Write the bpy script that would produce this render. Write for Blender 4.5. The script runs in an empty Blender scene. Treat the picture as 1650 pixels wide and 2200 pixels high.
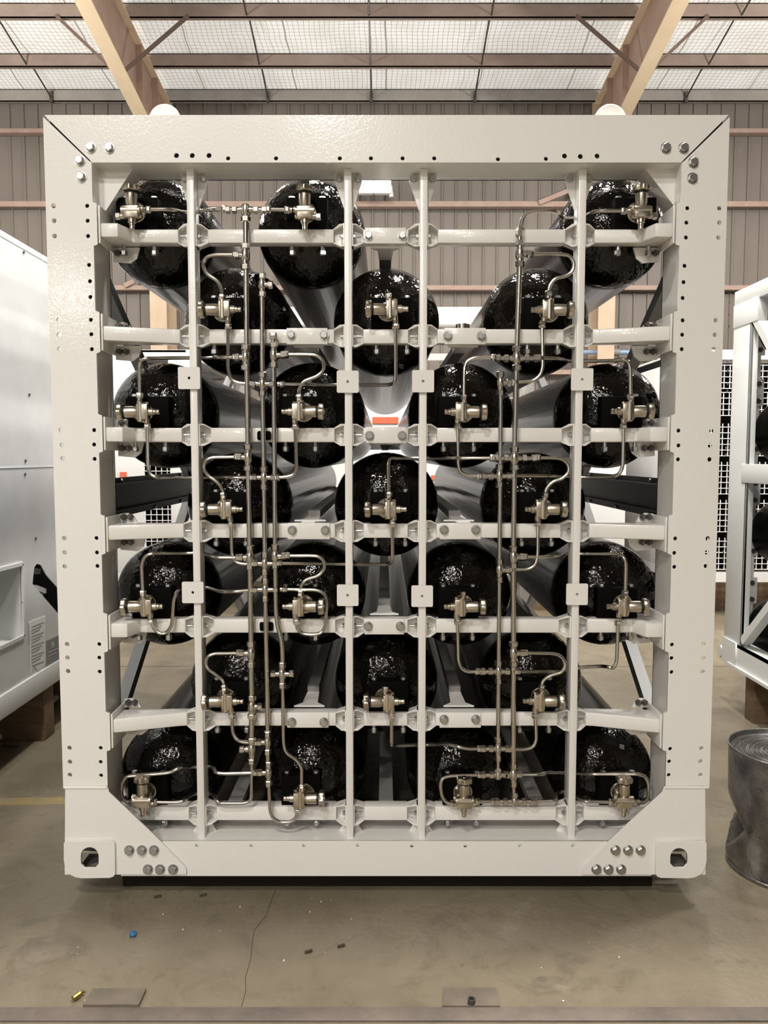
import bpy, bmesh, math, random
from mathutils import Vector, Matrix
random.seed(7)
SC = bpy.context.scene
COL = SC.collection
PI = math.pi

# ------------------------------------------------------------------ camera
F = 1680.0                      # focal length for a 1650 px wide frame
TH = math.atan(120 / F)         # pitch below the horizon
EYE = 1.693                     # eye height above the floor (camera is the origin here)
FL = -EYE                       # floor height
cam_d = bpy.data.cameras.new('camera')
cam_d.sensor_fit = 'HORIZONTAL'
cam_d.sensor_width = 36.0
cam_d.lens = F / 1650 * 36.0
cam_d.clip_start = 0.05
cam_d.clip_end = 200
cam = bpy.data.objects.new('camera', cam_d)
cam.rotation_euler = (PI / 2 - TH, 0, 0)
COL.objects.link(cam)
SC.camera = cam

def ray(px, py):
    a = (px - 825) / F
    b = (1100 - py) / F
    return Vector((a, math.cos(TH) + b * math.sin(TH), -math.sin(TH) + b * math.cos(TH)))
def U(px, py, Y):               # measured point on the plane y = Y
    r = ray(px, py); return r * (Y / r.y)
def UX(px, py, X):              # measured point on the plane x = X
    r = ray(px, py); return r * (X / r.x)
def UZ(px, py, Z=FL):           # measured point on a level plane
    r = ray(px, py); return r * (Z / r.z)

# ------------------------------------------------------------------ materials
def mat(name, col, rough=0.5, metal=0.0, bump=None, var=None, coat=0.0, spec=0.5, coords='Object', rnd=False):
    m = bpy.data.materials.new(name); m.use_nodes = True
    nt = m.node_tree; b = nt.nodes['Principled BSDF']
    b.inputs['Base Color'].default_value = (*col, 1)
    b.inputs['Roughness'].default_value = rough
    b.inputs['Metallic'].default_value = metal
    b.inputs['Specular IOR Level'].default_value = spec
    b.inputs['Coat Weight'].default_value = coat
    b.inputs['Coat Roughness'].default_value = 0.08
    tc = None
    if bump or var:
        tc = nt.nodes.new('ShaderNodeTexCoord')
    if bump:
        for i, (scale, strength, dist, sx) in enumerate(bump):
            mp = nt.nodes.new('ShaderNodeMapping'); mp.inputs['Scale'].default_value = sx
            nt.links.new(tc.outputs[coords], mp.inputs['Vector'])
            if rnd:
                oi = nt.nodes.new('ShaderNodeObjectInfo'); mu = nt.nodes.new('ShaderNodeMath'); mu.operation = 'MULTIPLY'; mu.inputs[1].default_value = 17
                nt.links.new(oi.outputs['Random'], mu.inputs[0]); nt.links.new(mu.outputs[0], mp.inputs['Location'])
            n = nt.nodes.new('ShaderNodeTexNoise'); n.inputs['Scale'].default_value = scale
            n.inputs['Detail'].default_value = 2
            nt.links.new(mp.outputs[0], n.inputs['Vector'])
            bp = nt.nodes.new('ShaderNodeBump'); bp.inputs['Strength'].default_value = strength
            bp.inputs['Distance'].default_value = dist
            nt.links.new(n.outputs['Fac'], bp.inputs['Height'])
            if i: nt.links.new(last.outputs[0], bp.inputs['Normal'])
            last = bp
        nt.links.new(last.outputs[0], b.inputs['Normal'])
        if coat: nt.links.new(last.outputs[0], b.inputs['Coat Normal'])
    if var:
        scale, col2, lo, hi = var[:4]
        n = nt.nodes.new('ShaderNodeTexNoise'); n.inputs['Scale'].default_value = scale
        n.inputs['Detail'].default_value = 6; n.inputs['Roughness'].default_value = 0.65
        mp = nt.nodes.new('ShaderNodeMapping'); mp.inputs['Scale'].default_value = var[4] if len(var) > 4 else (1, 1, 1)
        nt.links.new(tc.outputs[coords], mp.inputs['Vector']); nt.links.new(mp.outputs[0], n.inputs['Vector'])
        r = nt.nodes.new('ShaderNodeValToRGB')
        r.color_ramp.elements[0].position = lo; r.color_ramp.elements[0].color = (*col, 1)
        r.color_ramp.elements[1].position = hi; r.color_ramp.elements[1].color = (*col2, 1)
        nt.links.new(n.outputs['Fac'], r.inputs[0]); nt.links.new(r.outputs[0], b.inputs['Base Color'])
    return m

ONE = (1, 1, 1)
WHITE = mat('white_paint', (0.81, 0.79, 0.76), 0.3, bump=[(120, 0.2, 0.002, ONE)], coat=0.3)
WHITE2 = mat('cool_white_paint', (0.78, 0.80, 0.79), 0.4, bump=[(60, 0.1, 0.002, ONE)])
WHITEB = mat('bright_white_panel', (0.86, 0.87, 0.87), 0.45, var=(1.5, (0.8, 0.81, 0.82), 0.3, 0.7))
DARKSTEEL = mat('dark_grey_steel', (0.085, 0.093, 0.098), 0.38, 0.4, bump=[(40, 0.1, 0.002, ONE)])
GREYSTEEL = mat('grey_painted_steel', (0.24, 0.25, 0.255), 0.4, 0.2)
SHADEGREY = mat('shade_grey_steel', (0.26, 0.25, 0.24), 0.45, 0.2)  # shade along the ties and inside the castings, put into the colour
BLACKWOOD = mat('black_timber', (0.018, 0.015, 0.012), 0.8, spec=0.1)  # near-black base colour of the rack's sleepers
GAP = mat('gap_shade', (0.01, 0.01, 0.01), 0.8)
DOME = mat('black_wrapped_dome', (0.003, 0.0025, 0.002), 0.07, spec=0.36, rnd=True,
           bump=[(17, 0.42, 0.015, ONE), (60, 0.75, 0.004, (1, 1, 1))])
BODY = mat('black_wound_body', (0.005, 0.0055, 0.006), 0.2, spec=0.02,
           bump=[(70, 0.5, 0.003, (0.05, 2.2, 0.05)), (5, 0.12, 0.01, ONE)])
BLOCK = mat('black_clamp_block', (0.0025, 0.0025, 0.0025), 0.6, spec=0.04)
RUBBER = mat('black_rubber_ring', (0.01, 0.01, 0.01), 0.6)
STEEL = mat('stainless_tube', (0.52, 0.49, 0.445), 0.25, 1.0)
FIT = mat('stainless_fitting', (0.56, 0.525, 0.47), 0.24, 1.0)
NICKEL = mat('satin_nickel_brass', (0.54, 0.485, 0.40), 0.3, 1.0)
ZINC = mat('zinc_bolt', (0.50, 0.50, 0.49), 0.33, 1.0, bump=[(120, 0.2, 0.002, ONE)])
BOLTD = mat('dark_steel_bolt', (0.16, 0.15, 0.14), 0.4, 0.9)
SILVER = mat('aluminium_sheet', (0.86, 0.89, 0.90), 0.33, 0.25,
             bump=[(1.6, 0.25, 0.08, (1, 1, 0.6)), (7, 0.06, 0.02, ONE)], var=(5, (0.78, 0.81, 0.82), 0.35, 0.75))
GALV = mat('galvanised_sheet', (0.21, 0.205, 0.195), 0.34, 0.85, bump=[(18, 0.12, 0.01, ONE)],
           var=(22, (0.36, 0.355, 0.34), 0.35, 0.7))
CONC = mat('worn_concrete', (0.255, 0.217, 0.155), 0.42, spec=0.5,
           bump=[(6, 0.3, 0.01, ONE), (45, 0.4, 0.004, ONE)], var=(1.6, (0.165, 0.137, 0.092), 0.32, 0.68))
CONCB = mat('rough_steel_strip', (0.20, 0.165, 0.14), 0.6, bump=[(9, 0.5, 0.01, ONE), (50, 0.5, 0.004, ONE)],
            var=(5, (0.115, 0.095, 0.08), 0.35, 0.7))
ANCHOR = mat('dusty_anchor_plate', (0.20, 0.165, 0.125), 0.6, bump=[(30, 0.3, 0.004, ONE)],
             var=(12, (0.13, 0.11, 0.085), 0.35, 0.7))
YELLOW = mat('worn_yellow_paint', (0.42, 0.30, 0.10), 0.6, var=(9, (0.28, 0.235, 0.165), 0.35, 0.65))
CLAD = mat('dusty_wall_cladding', (0.22, 0.192, 0.168), 0.55, bump=[(8, 0.15, 0.01, ONE)],
           var=(1.4, (0.175, 0.15, 0.13), 0.3, 0.7, (1, 1, 0.35)))
GIRT = mat('red_oxide_girt', (0.42, 0.31, 0.26), 0.6, var=(6, (0.36, 0.24, 0.20), 0.35, 0.7))
PURLIN = mat('brown_purlin', (0.34, 0.265, 0.225), 0.6, var=(3, (0.25, 0.19, 0.16), 0.35, 0.7))
EAVE = mat('grey_eave_purlin', (0.36, 0.335, 0.31), 0.6, var=(3, (0.28, 0.26, 0.24), 0.35, 0.7))
RAFT = mat('tan_rafter_paint', (0.80, 0.66, 0.47), 0.55, var=(2.5, (0.72, 0.57, 0.40), 0.35, 0.7))
FLY = mat('dark_brace_paint', (0.16, 0.11, 0.085), 0.6)
COLUMN = mat('tan_column_paint', (0.55, 0.43, 0.31), 0.55, var=(2.5, (0.46, 0.34, 0.24), 0.35, 0.7))
WEB = mat('brown_rafter_web', (0.46, 0.32, 0.245), 0.6, var=(2, (0.34, 0.23, 0.18), 0.35, 0.7))
WOOD = mat('old_timber', (0.22, 0.15, 0.09), 0.75, var=(6, (0.14, 0.09, 0.05), 0.35, 0.7, (1, 6, 6)))
BLUE = mat('blue_plastic', (0.02, 0.13, 0.30), 0.45)
BLUEPIPE = mat('blue_pipe', (0.32, 0.45, 0.62), 0.45)
RED = mat('orange_red_paint', (0.80, 0.17, 0.09), 0.5)
PAPER = mat('white_paper', (0.90, 0.92, 0.89), 0.6)
INK = mat('grey_print', (0.45, 0.47, 0.46), 0.6)
TAG = mat('grey_tag_plate', (0.30, 0.28, 0.27), 0.5)
BRASS = mat('brass_valve', (0.5, 0.36, 0.12), 0.35, 1.0)
CHIP = mat('pale_chip', (0.75, 0.72, 0.66), 0.6)
DIRT = mat('dark_scrap', (0.06, 0.05, 0.04), 0.7)
LABELM = mat('faded_label', (0.22, 0.22, 0.21), 0.5)

def stained(m, scale, col, lo, hi, dist=1.5):
    nt = m.node_tree; b = nt.nodes['Principled BSDF']; src = b.inputs['Base Color'].links[0].from_socket
    tc = nt.nodes.new('ShaderNodeTexCoord'); n = nt.nodes.new('ShaderNodeTexNoise')
    n.inputs['Scale'].default_value = scale; n.inputs['Detail'].default_value = 8; n.inputs['Roughness'].default_value = .7; n.inputs['Distortion'].default_value = dist
    nt.links.new(tc.outputs['Object'], n.inputs['Vector'])
    r = nt.nodes.new('ShaderNodeValToRGB'); r.color_ramp.elements[0].position = lo; r.color_ramp.elements[0].color = (0, 0, 0, 1)
    r.color_ramp.elements[1].position = hi; r.color_ramp.elements[1].color = (1, 1, 1, 1)
    nt.links.new(n.outputs['Fac'], r.inputs[0])
    mx = nt.nodes.new('ShaderNodeMix'); mx.data_type = 'RGBA'
    nt.links.new(r.outputs[0], mx.inputs['Factor']); nt.links.new(src, mx.inputs['A']); mx.inputs['B'].default_value = (*col, 1)
    nt.links.new(mx.outputs['Result'], b.inputs['Base Color'])
stained(CONC, 3.2, (.13, .108, .077), .52, .74)
stained(CONC, 11, (.13, .108, .078), .60, .72, .4)
stained(CONC, 2.3, (.35, .315, .255), .60, .78, 1.0)
stained(GALV, 60, (.12, .12, .12), .58, .66, 0)
def roof_mat():
    m = bpy.data.materials.new('insulation_roof'); m.use_nodes = True
    nt = m.node_tree; nt.nodes.clear()
    out = nt.nodes.new('ShaderNodeOutputMaterial')
    tc = nt.nodes.new('ShaderNodeTexCoord'); sep = nt.nodes.new('ShaderNodeSeparateXYZ')
    nt.links.new(tc.outputs['Object'], sep.inputs[0])
    n0 = nt.nodes.new('ShaderNodeTexNoise'); n0.inputs['Scale'].default_value = 1.2
    nt.links.new(tc.outputs['Object'], n0.inputs['Vector'])
    def M(op, a, b=None):
        n = nt.nodes.new('ShaderNodeMath'); n.operation = op
        for i, v in enumerate((a, b)):
            if v is None: continue
            if isinstance(v, (int, float)): n.inputs[i].default_value = v
            else: nt.links.new(v, n.inputs[i])
        return n.outputs[0]
    wob = M('MULTIPLY', M('SUBTRACT', n0.outputs['Fac'], 0.5), 0.12)
    def lines(c, step, w):
        return M('LESS_THAN', M('FRACT', M('DIVIDE', M('ADD', M('ADD', c, wob), 50.0), step)), w)
    wires = M('MAXIMUM', lines(sep.outputs[0], 0.062, 0.09), lines(sep.outputs[1], 0.062, 0.09))
    seam = lines(sep.outputs[0], 1.22, 0.012)
    fac = M('MAXIMUM', M('MULTIPLY', wires, 0.75), M('MULTIPLY', seam, 0.8))
    n = nt.nodes.new('ShaderNodeTexNoise'); n.inputs['Scale'].default_value = 2.5; n.inputs['Detail'].default_value = 6
    nt.links.new(tc.outputs['Object'], n.inputs['Vector'])
    r = nt.nodes.new('ShaderNodeValToRGB')
    r.color_ramp.elements[0].position = .3; r.color_ramp.elements[0].color = (.82, .78, .72, 1)
    r.color_ramp.elements[1].position = .7; r.color_ramp.elements[1].color = (.93, .91, .87, 1)
    nt.links.new(n.outputs['Fac'], r.inputs[0])
    mix = nt.nodes.new('ShaderNodeMix'); mix.data_type = 'RGBA'
    nt.links.new(fac, mix.inputs['Factor']); nt.links.new(r.outputs[0], mix.inputs['A'])
    mix.inputs['B'].default_value = (.22, .19, .17, 1)
    d = nt.nodes.new('ShaderNodeBsdfDiffuse'); t = nt.nodes.new('ShaderNodeBsdfTranslucent')
    nt.links.new(mix.outputs['Result'], d.inputs['Color']); nt.links.new(mix.outputs['Result'], t.inputs['Color'])
    ms = nt.nodes.new('ShaderNodeMixShader'); ms.inputs[0].default_value = 0.24
    nt.links.new(d.outputs[0], ms.inputs[1]); nt.links.new(t.outputs[0], ms.inputs[2])
    nt.links.new(ms.outputs[0], out.inputs['Surface'])
    return m
ROOF = roof_mat()
SHEET = mat('dull_roof_sheet', (0.30, 0.28, 0.26), 0.6)
def emit_mat(name, col, s):
    m = bpy.data.materials.new(name); m.use_nodes = True
    b = m.node_tree.nodes['Principled BSDF']
    b.inputs['Base Color'].default_value = (1, 1, 1, 1)
    b.inputs['Emission Color'].default_value = (*col, 1); b.inputs['Emission Strength'].default_value = s
    return m
LED = emit_mat('led_panel', (0.93, 0.97, 1.0), 30)

# ------------------------------------------------------------------ mesh helpers
def NB(): return bmesh.new()
def box(bm, x0, x1, y0, y1, z0, z1, bev=0.0):
    vs = [bm.verts.new((x, y, z)) for x in (x0, x1) for y in (y0, y1) for z in (z0, z1)]
    idx = [(0, 1, 3, 2), (4, 6, 7, 5), (0, 4, 5, 1), (2, 3, 7, 6), (0, 2, 6, 4), (1, 5, 7, 3)]
    fs = [bm.faces.new([vs[i] for i in f]) for f in idx]
    if bev:
        es = list({e for f in fs for e in f.edges})
        bmesh.ops.bevel(bm, geom=es, offset=bev, segments=2, affect='EDGES', profile=0.5)
    return bm
def frame_for(d):
    d = d.normalized()
    a = Vector((0, 0, 1)) if abs(d.z) < 0.9 else Vector((1, 0, 0))
    u = d.cross(a).normalized(); v = d.cross(u).normalized()
    return u, v
def lathe(bm, o, d, prof, seg=20, caps=True, lobes=0, lobe_amp=0.0, rot=0.0):
    o = Vector(o); d = Vector(d).normalized(); u, v = frame_for(d); rings = []
    for r, t in prof:
        ring = []
        for k in range(seg):
            a = 2 * PI * k / seg + rot
            rr = r * (1 + lobe_amp * math.cos(lobes * a)) if lobes else r
            ring.append(bm.verts.new(o + d * t + u * (rr * math.cos(a)) + v * (rr * math.sin(a))))
        rings.append(ring)
    for A, B in zip(rings, rings[1:]):
        for k in range(seg):
            bm.faces.new((A[k], A[(k + 1) % seg], B[(k + 1) % seg], B[k]))
    if caps:
        bm.faces.new(rings[0][::-1]); bm.faces.new(rings[-1])
    return bm
def cyl(bm, p0, p1, r, seg=16, r1=None):
    p0 = Vector(p0); p1 = Vector(p1)
    return lathe(bm, p0, p1 - p0, [(r, 0), (r if r1 is None else r1, (p1 - p0).length)], seg)
def hexp(bm, p0, p1, r):
    p0 = Vector(p0); p1 = Vector(p1); L = (p1 - p0).length
    return lathe(bm, p0, p1 - p0, [(r * .86, 0), (r, L * .12), (r, L * .88), (r * .86, L)], 6, rot=PI / 6)
def prism(bm, pts, off):        # polygon (3D points) swept along a vector
    off = Vector(off); A = [bm.verts.new(Vector(p)) for p in pts]; B = [bm.verts.new(Vector(p) + off) for p in pts]
    n = len(A)
    bm.faces.new(A[::-1]); bm.faces.new(B)
    for i in range(n): bm.faces.new((A[i], A[(i + 1) % n], B[(i + 1) % n], B[i]))
    return bm
def bar(bm, p0, p1, w, h, up=(0, 0, 1)):     # rectangular bar between two points
    p0 = Vector(p0); p1 = Vector(p1); d = (p1 - p0).normalized()
    s = d.cross(Vector(up)).normalized(); t = s.cross(d).normalized()
    return prism(bm, [p0 + s * a * w / 2 + t * b * h / 2 for a, b in ((-1, -1), (1, -1), (1, 1), (-1, 1))], p1 - p0)
def fillet(pts, rad):
    out = [pts[0]]
    for a, b, c in zip(pts, pts[1:], pts[2:]):
        l1 = (a - b).length; l2 = (c - b).length
        r = min(rad, l1 * .48, l2 * .48)
        if r < 1e-4: out.append(b); continue
        p = b + (a - b).normalized() * r; q = b + (c - b).normalized() * r
        for k in range(6):
            t = k / 5
            out.append(p * (1 - t) ** 2 + b * 2 * t * (1 - t) + q * t * t)
    out.append(pts[-1]); return out
def tube(bm, pts, r, rad=0.03, seg=10):
    pts = fillet([Vector(p) for p in pts], rad)
    P = [pts[0]]
    for p in pts[1:]:
        if (p - P[-1]).length > 1e-5: P.append(p)
    T = []
    for i in range(len(P)):
        a = P[max(i - 1, 0)]; b = P[min(i + 1, len(P) - 1)]; T.append((b - a).normalized())
    u, v = frame_for(T[0]); rings = []
    for i, p in enumerate(P):
        if i:
            q = T[i - 1].rotation_difference(T[i]); u = q @ u
        u = (u - T[i] * u.dot(T[i])).normalized(); v = T[i].cross(u)
        rings.append([bm.verts.new(p + u * r * math.cos(2 * PI * k / seg) + v * r * math.sin(2 * PI * k / seg)) for k in range(seg)])
    for A, B in zip(rings, rings[1:]):
        for k in range(seg): bm.faces.new((A[k], A[(k + 1) % seg], B[(k + 1) % seg], B[k]))
    bm.faces.new(rings[0][::-1]); bm.faces.new(rings[-1])
    return bm
def finish(bm, smooth=True, ang=0.6):
    bmesh.ops.recalc_face_normals(bm, faces=bm.faces)
    me = bpy.data.meshes.new('mesh'); bm.to_mesh(me); bm.free()
    if smooth:
        me.shade_smooth(); me.set_sharp_from_angle(angle=ang)
    return me
def link(name, me, m, parent=None, local=False):
    o = bpy.data.objects.new(name, me); me.name = name
    if m is not None and not me.materials: me.materials.append(m)
    COL.objects.link(o)
    if parent is not None:
        o.parent = parent
        if not local:
            w = Vector((0, 0, 0)); p = parent
            while p is not None: w += p.location; p = p.parent
            o.location = -w
    return o
def obj(name, bm, m, parent=None, local=False, smooth=True): return link(name, finish(bm, smooth), m, parent, local)
def thing(name, label, cat, loc=(0, 0, 0), group=None):
    o = bpy.data.objects.new(name, None); COL.objects.link(o); o.location = loc
    o.empty_display_size = 0.1; return tag(o, label, cat, group)
def tag(o, label, cat, group=None, kind=None):
    o['label'] = label; o['category'] = cat
    if group: o['group'] = group
    if kind: o['kind'] = kind
    return o
def struct(name, bm, m, parent=None, smooth=True, label=None):
    o = obj(name, bm, m, parent, smooth=smooth)
    if parent is None: o['kind'] = 'structure'
    if label: o['label'] = label
    return o
def holed(outline, holes, th, place):
    """flat plate: outline and holes are 2D loops; place(a,b,t) maps to 3D, t in 0..th"""
    cu = bpy.data.curves.new('plate', 'CURVE'); cu.dimensions = '2D'; cu.fill_mode = 'BOTH'; cu.extrude = th / 2
    for loop in [outline] + holes:
        s = cu.splines.new('POLY'); s.points.add(len(loop) - 1); s.use_cyclic_u = True
        for p, q in zip(s.points, loop): p.co = (q[0], q[1], 0, 1)
    o = bpy.data.objects.new('plate', cu); COL.objects.link(o)
    dg = bpy.context.evaluated_depsgraph_get(); me = bpy.data.meshes.new_from_object(o.evaluated_get(dg))
    bpy.data.objects.remove(o); bpy.data.curves.remove(cu)
    bm = bmesh.new(); bm.from_mesh(me); bpy.data.meshes.remove(me)
    bmesh.ops.remove_doubles(bm, verts=bm.verts, dist=1e-5)
    for v in bm.verts: v.co = Vector(place(v.co.x, v.co.y, v.co.z + th / 2))
    return bm
def circ(x, y, r, n=16): return [(x + r * math.cos(2 * PI * k / n), y + r * math.sin(2 * PI * k / n)) for k in range(n)]

# ------------------------------------------------------------------ the hall
bm = NB(); box(bm, -14, 14, -15, 11.05, FL - .2, FL); floor = struct('floor', bm, CONC)
YW = 11.0
# corrugated back wall
def corrugated(x0, x1, z0, z1, y):
    bm = NB(); prof = []; x = x0
    while x < x1:
        prof += [(x, 0), (x + .148, 0), (x + .156, .022), (x + .174, .022), (x + .182, 0)]
        x += .19
        prof += [(x + .0, 0)]
    lo = [bm.verts.new((a, y - .0 + b * -1, z0)) for a, b in prof]; hi = [bm.verts.new((a, y + b * -1, z1)) for a, b in prof]
    for i in range(len(prof) - 1): bm.faces.new((lo[i], lo[i + 1], hi[i + 1], hi[i]))
    return bm
struct('wall_back', corrugated(-14, 14, FL, 5.0, YW), CLAD, smooth=False)
for s, nm in ((-1, 'wall_left'), (1, 'wall_right')):
    bm = NB(); box(bm, s * 14 - .05, s * 14 + .05, -15, YW, FL, 6.5); struct(nm, bm, CLAD)
bm = NB()
for x0, x1, z0 in ((-14, -10, FL), (-10, -5.5, 1.4), (-5.5, 4.6, FL), (4.6, 7.6, 1.4), (7.6, 14, FL)): box(bm, x0, x1, -15.1, -15, z0, 6.5)
struct('wall_front', bm, CLAD)
def ztop(Y): return 4.77 + .122 * (10.87 - Y)
# roof sheets: pale insulated bay by the back wall, plain sheet over the rest, ridge and far slope
def roof_part(prof, nm, m):
    bm = NB(); A = [bm.verts.new((-14, y, z)) for y, z in prof]; B = [bm.verts.new((14, y, z)) for y, z in prof]
    for i in range(len(prof) - 1): bm.faces.new((A[i], B[i], B[i + 1], A[i + 1]))
    return struct(nm, bm, m, smooth=False)
roof_part([(YW + .1, ztop(YW + .1) + .17), (5.6, ztop(5.6) + .17)], 'ceiling', ROOF)
roof_part([(5.6, ztop(5.6) + .17), (-2, ztop(-2) + .17), (-15, ztop(-2) + .17 - .122 * 13)], 'ceiling_inner', SHEET)
n = 0
def trim(bm, m, label):
    global n
    n += 1
    return struct('trim_%d' % n, bm, m, label=label)
for k, Y in enumerate([10.9, 10.15, 9.256, 8.36, 7.3, 6.2, 5.1, 3.5, 1.9, 0.3, -1.3]):
    bm = NB(); z = ztop(Y)
    box(bm, -14, 14, Y, Y + .012, z, z + .16); box(bm, -14, 14, Y, Y + .06, z, z + .012); box(bm, -14, 14, Y, Y + .06, z + .15, z + .16)
    trim(bm, EAVE if k == 0 else PURLIN, ['grey steel eave purlin along the top of the back wall', 'brown steel purlin next above the eave',
         'brown steel purlin at the top edge of the photo'][k] if k < 3 else 'brown steel roof purlin beyond the view')
for py, th in ((283, .055), (440, .07), (619, .06), (800, .06)):
    z = U(825, py, 10.9).z; bm = NB(); box(bm, -14, 14, 10.86, 10.97, z - th / 2, z + th / 2)
    trim(bm, GIRT, 'red oxide girt across the back wall at height %.1f metres' % (z + EYE))
for X, w in ((-2.97, 'left'), (2.93, 'right'), (-9.0, 'far left'), (8.9, 'far right')):
    def zt(Y): return ztop(Y)
    def zb(Y): return 3.96 + .184 * (10.9 - Y) if Y > 7 else 3.96 + .184 * 3.9 + .1 * (7 - Y)
    r = NB()
    pts = [(X - .005, Y, zb(Y)) for Y in (10.45, 7, 2, -2)] + [(X - .005, Y, zt(Y)) for Y in (-2, 2, 7, 10.95)] + [(X - .005, 10.95, zb(10.45))]
    prism(r, pts, (.01, 0, 0))
    o = trim(r, WEB, '%s tapered roof rafter running from the back wall over the rack' % w)
    fl = NB()
    for a, b in zip((10.5, 7, 2), (7, 2, -2)):
        bar(fl, (X, a, zb(a)), (X, b, zb(b)), .17, .014)
    obj('bottom_flange', fl, RAFT, o)
    fl = NB()
    for a, b in zip((10.95, 7, 2), (7, 2, -2)):
        bar(fl, (X, a, zt(a) - .008), (X, b, zt(b) - .008), .17, .014)
    obj('top_flange', fl, RAFT, o)
    fl = NB()
    for Y in (10.35, 9.7): box(fl, X - .08, X + .08, Y, Y + .012, zb(Y), zt(Y))
    obj('stiffener', fl, WEB, o)
    c = NB(); box(c, X - .11, X + .11, 10.45, 10.47, FL, zb(10.45)); box(c, X - .006, X + .006, 10.47, 10.95, FL, zb(10.45)); box(c, X - .11, X + .11, 10.94, 10.96, FL, zt(10.9))
    trim(c, COLUMN, '%s tan wall column under its rafter' % w)
    for s in (-1, 1):                       # fly braces from the purlin to the rafter's bottom flange
        b = NB(); bar(b, (X + s * .75, 9.256, ztop(9.256) + .02), (X + s * .06, 9.1, zb(9.1) + .02), .035, .035)
        trim(b, FLY, 'thin fly brace on the %s side of the %s rafter' % ('right' if s > 0 else 'left', w))
for X in (-4.47, -1.56, -.17, 1.22, 4.06):
    b = NB()
    for a, c in ((10.9, 10.15), (10.15, 9.256), (9.256, 8.36)):
        cyl(b, (X, a, ztop(a) + .03), (X, c, ztop(c) + .13), .011, 6)
    box(b, X - .02, X + .02, 10.86, 10.9, ztop(10.9) - .02, ztop(10.9) + .12)
    trim(b, BOLTD, 'thin sag rod between the purlins at %.1f metres across' % X)
for p, q in (((1158, 436), (1240, 402)), ((268, 614), (288, 604))):
    b = NB(); bar(b, U(*p, 10.84), U(*q, 10.84), .03, .06); trim(b, GIRT, 'short slanted brace on the back wall girt')
b = NB(); tube(b, [U(1100, 757, 10.8), U(1420, 757, 10.8)], .03)
o = tag(obj('water_pipe', b, BLUEPIPE), 'pale blue pipe along the back wall behind the white rack', 'pipe')
b = NB(); cyl(b, U(1297, 757, 10.8), U(1330, 757, 10.8), .05); obj('coupling', b, TAG, o)

# twin floodlight under the eave, seen below the rack's top beam
lamp = thing('flood_light', 'white twin LED floodlight shining below the top beam of the rack', 'lamp', U(805, 395, 10.6))
for a, c in ((772, 800), (806, 838)):
    p = U(a, 378, 10.6); q = U(c, 411, 10.6)
    b = NB(); box(b, p.x - .015, q.x + .015, 10.62, 10.72, q.z - .015, p.z + .015, .01); h = obj('housing', b, WHITE2, lamp)
    b = NB(); box(b, p.x, q.x, 10.605, 10.62, q.z, p.z); obj('led_panel', b, LED, lamp)
b = NB(); tube(b, [U(838, 400, 10.68), U(841, 423, 10.68)], .03); obj('cable_gland', b, WHITE2, lamp)
b = NB(); p = U(805, 395, 10.66); cyl(b, p, (p.x, 11.0, p.z), .03); obj('mounting_arm', b, WHITE2, lamp)

# ------------------------------------------------------------------ the white rack
Y0 = 2.87
XL, XR = -1.211, 1.228
IL, IR = -1.043, 1.062
ZT = U(825, 247, Y0).z
ZI = U(825, 349, Y0).z
ZB = U(825, 1882, Y0).z
ZBI = U(825, 1808, Y0).z
YR = 6.55                           # rear face
rack = thing('cylinder_rack', 'large white steel rack holding rows of black gas cylinders', 'rack', (0.008, Y0, ZB))
def P2(px, py, Y=Y0):
    v = U(px, py, Y); return (v.x, v.z)
# --- front plates with real holes
top_h = [(490, 340), (593, 340), (730, 340), (797, 340), (865, 340), (933, 340), (1070, 342), (1173, 341)]
top_h3 = [(379, 334), (413, 334), (449, 334), (1213, 335), (1247, 336), (1283, 335)]
holes = [circ(*P2(*p), .0075) for p in top_h] + [circ(*P2(*p), .009) for p in top_h3]
g = .002
pl = holed([(XL + .004, ZT), (XR - .004, ZT), (IR - g * 1.5, ZI), (IL + g * 1.5, ZI)], holes, .009, lambda a, b, t: (a, Y0 + t, b))
beam = obj('top_beam', pl, WHITE, rack, smooth=False)
bb = NB()
box(bb, XL + .01, XR - .01, Y0 + .009, 3.054, ZT - .009, ZT - .001)
box(bb, XL + .01, XR - .01, Y0 + .009, 3.054, ZI, ZI + .008)
box(bb, XL + .01, XR - .01, 3.046, 3.054, ZI, ZT - .009)
obj('beam_web', bb, WHITE, rack)
b = NB(); box(b, XL + .02, XR - .02, Y0 + .012, Y0 + .016, ZI + .01, ZT - .012); obj('seam_shade', b, GAP, rack)  # black sheet stands in for the shade inside the seam and holes
outer = {'l': [(115, 442), (116, 474), (117, 507), (126, 687), (127, 719), (128, 750), (131, 924), (133, 956), (135, 985), (138, 1156), (139, 1187), (139, 1217), (144, 1384), (145, 1413), (146, 1442), (149, 1607), (150, 1637), (150, 1665)],
         'r': [(1546, 447), (1546, 478), (1544, 510), (1538, 688), (1536, 719), (1534, 750), (1529, 926), (1526, 957), (1525, 987), (1521, 1157), (1519, 1187), (1517, 1216), (1512, 1384), (1511, 1414), (1510, 1443), (1507, 1608), (1505, 1636), (1505, 1665)]}
inner = {'l': [(187, 442), (188, 474), (189, 507), (191, 569), (193, 604), (194, 638), (195, 687), (196, 718), (197, 750), (202, 924), (202, 955), (203, 986), (207, 1156), (208, 1187), (209, 1216), (213, 1384), (213, 1413), (214, 1443), (216, 1607), (216, 1637), (217, 1666)],
         'r': [(1477, 447), (1475, 478), (1474, 510), (1471, 571), (1469, 606), (1467, 640), (1467, 688), (1466, 719), (1465, 750), (1458, 925), (1458, 957), (1457, 987), (1451, 1157), (1449, 1188), (1449, 1218), (1444, 1385), (1443, 1414), (1443, 1444), (1440, 1609), (1438, 1636), (1437, 1665)]}
ZPB = U(825, 1694, Y0).z
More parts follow.
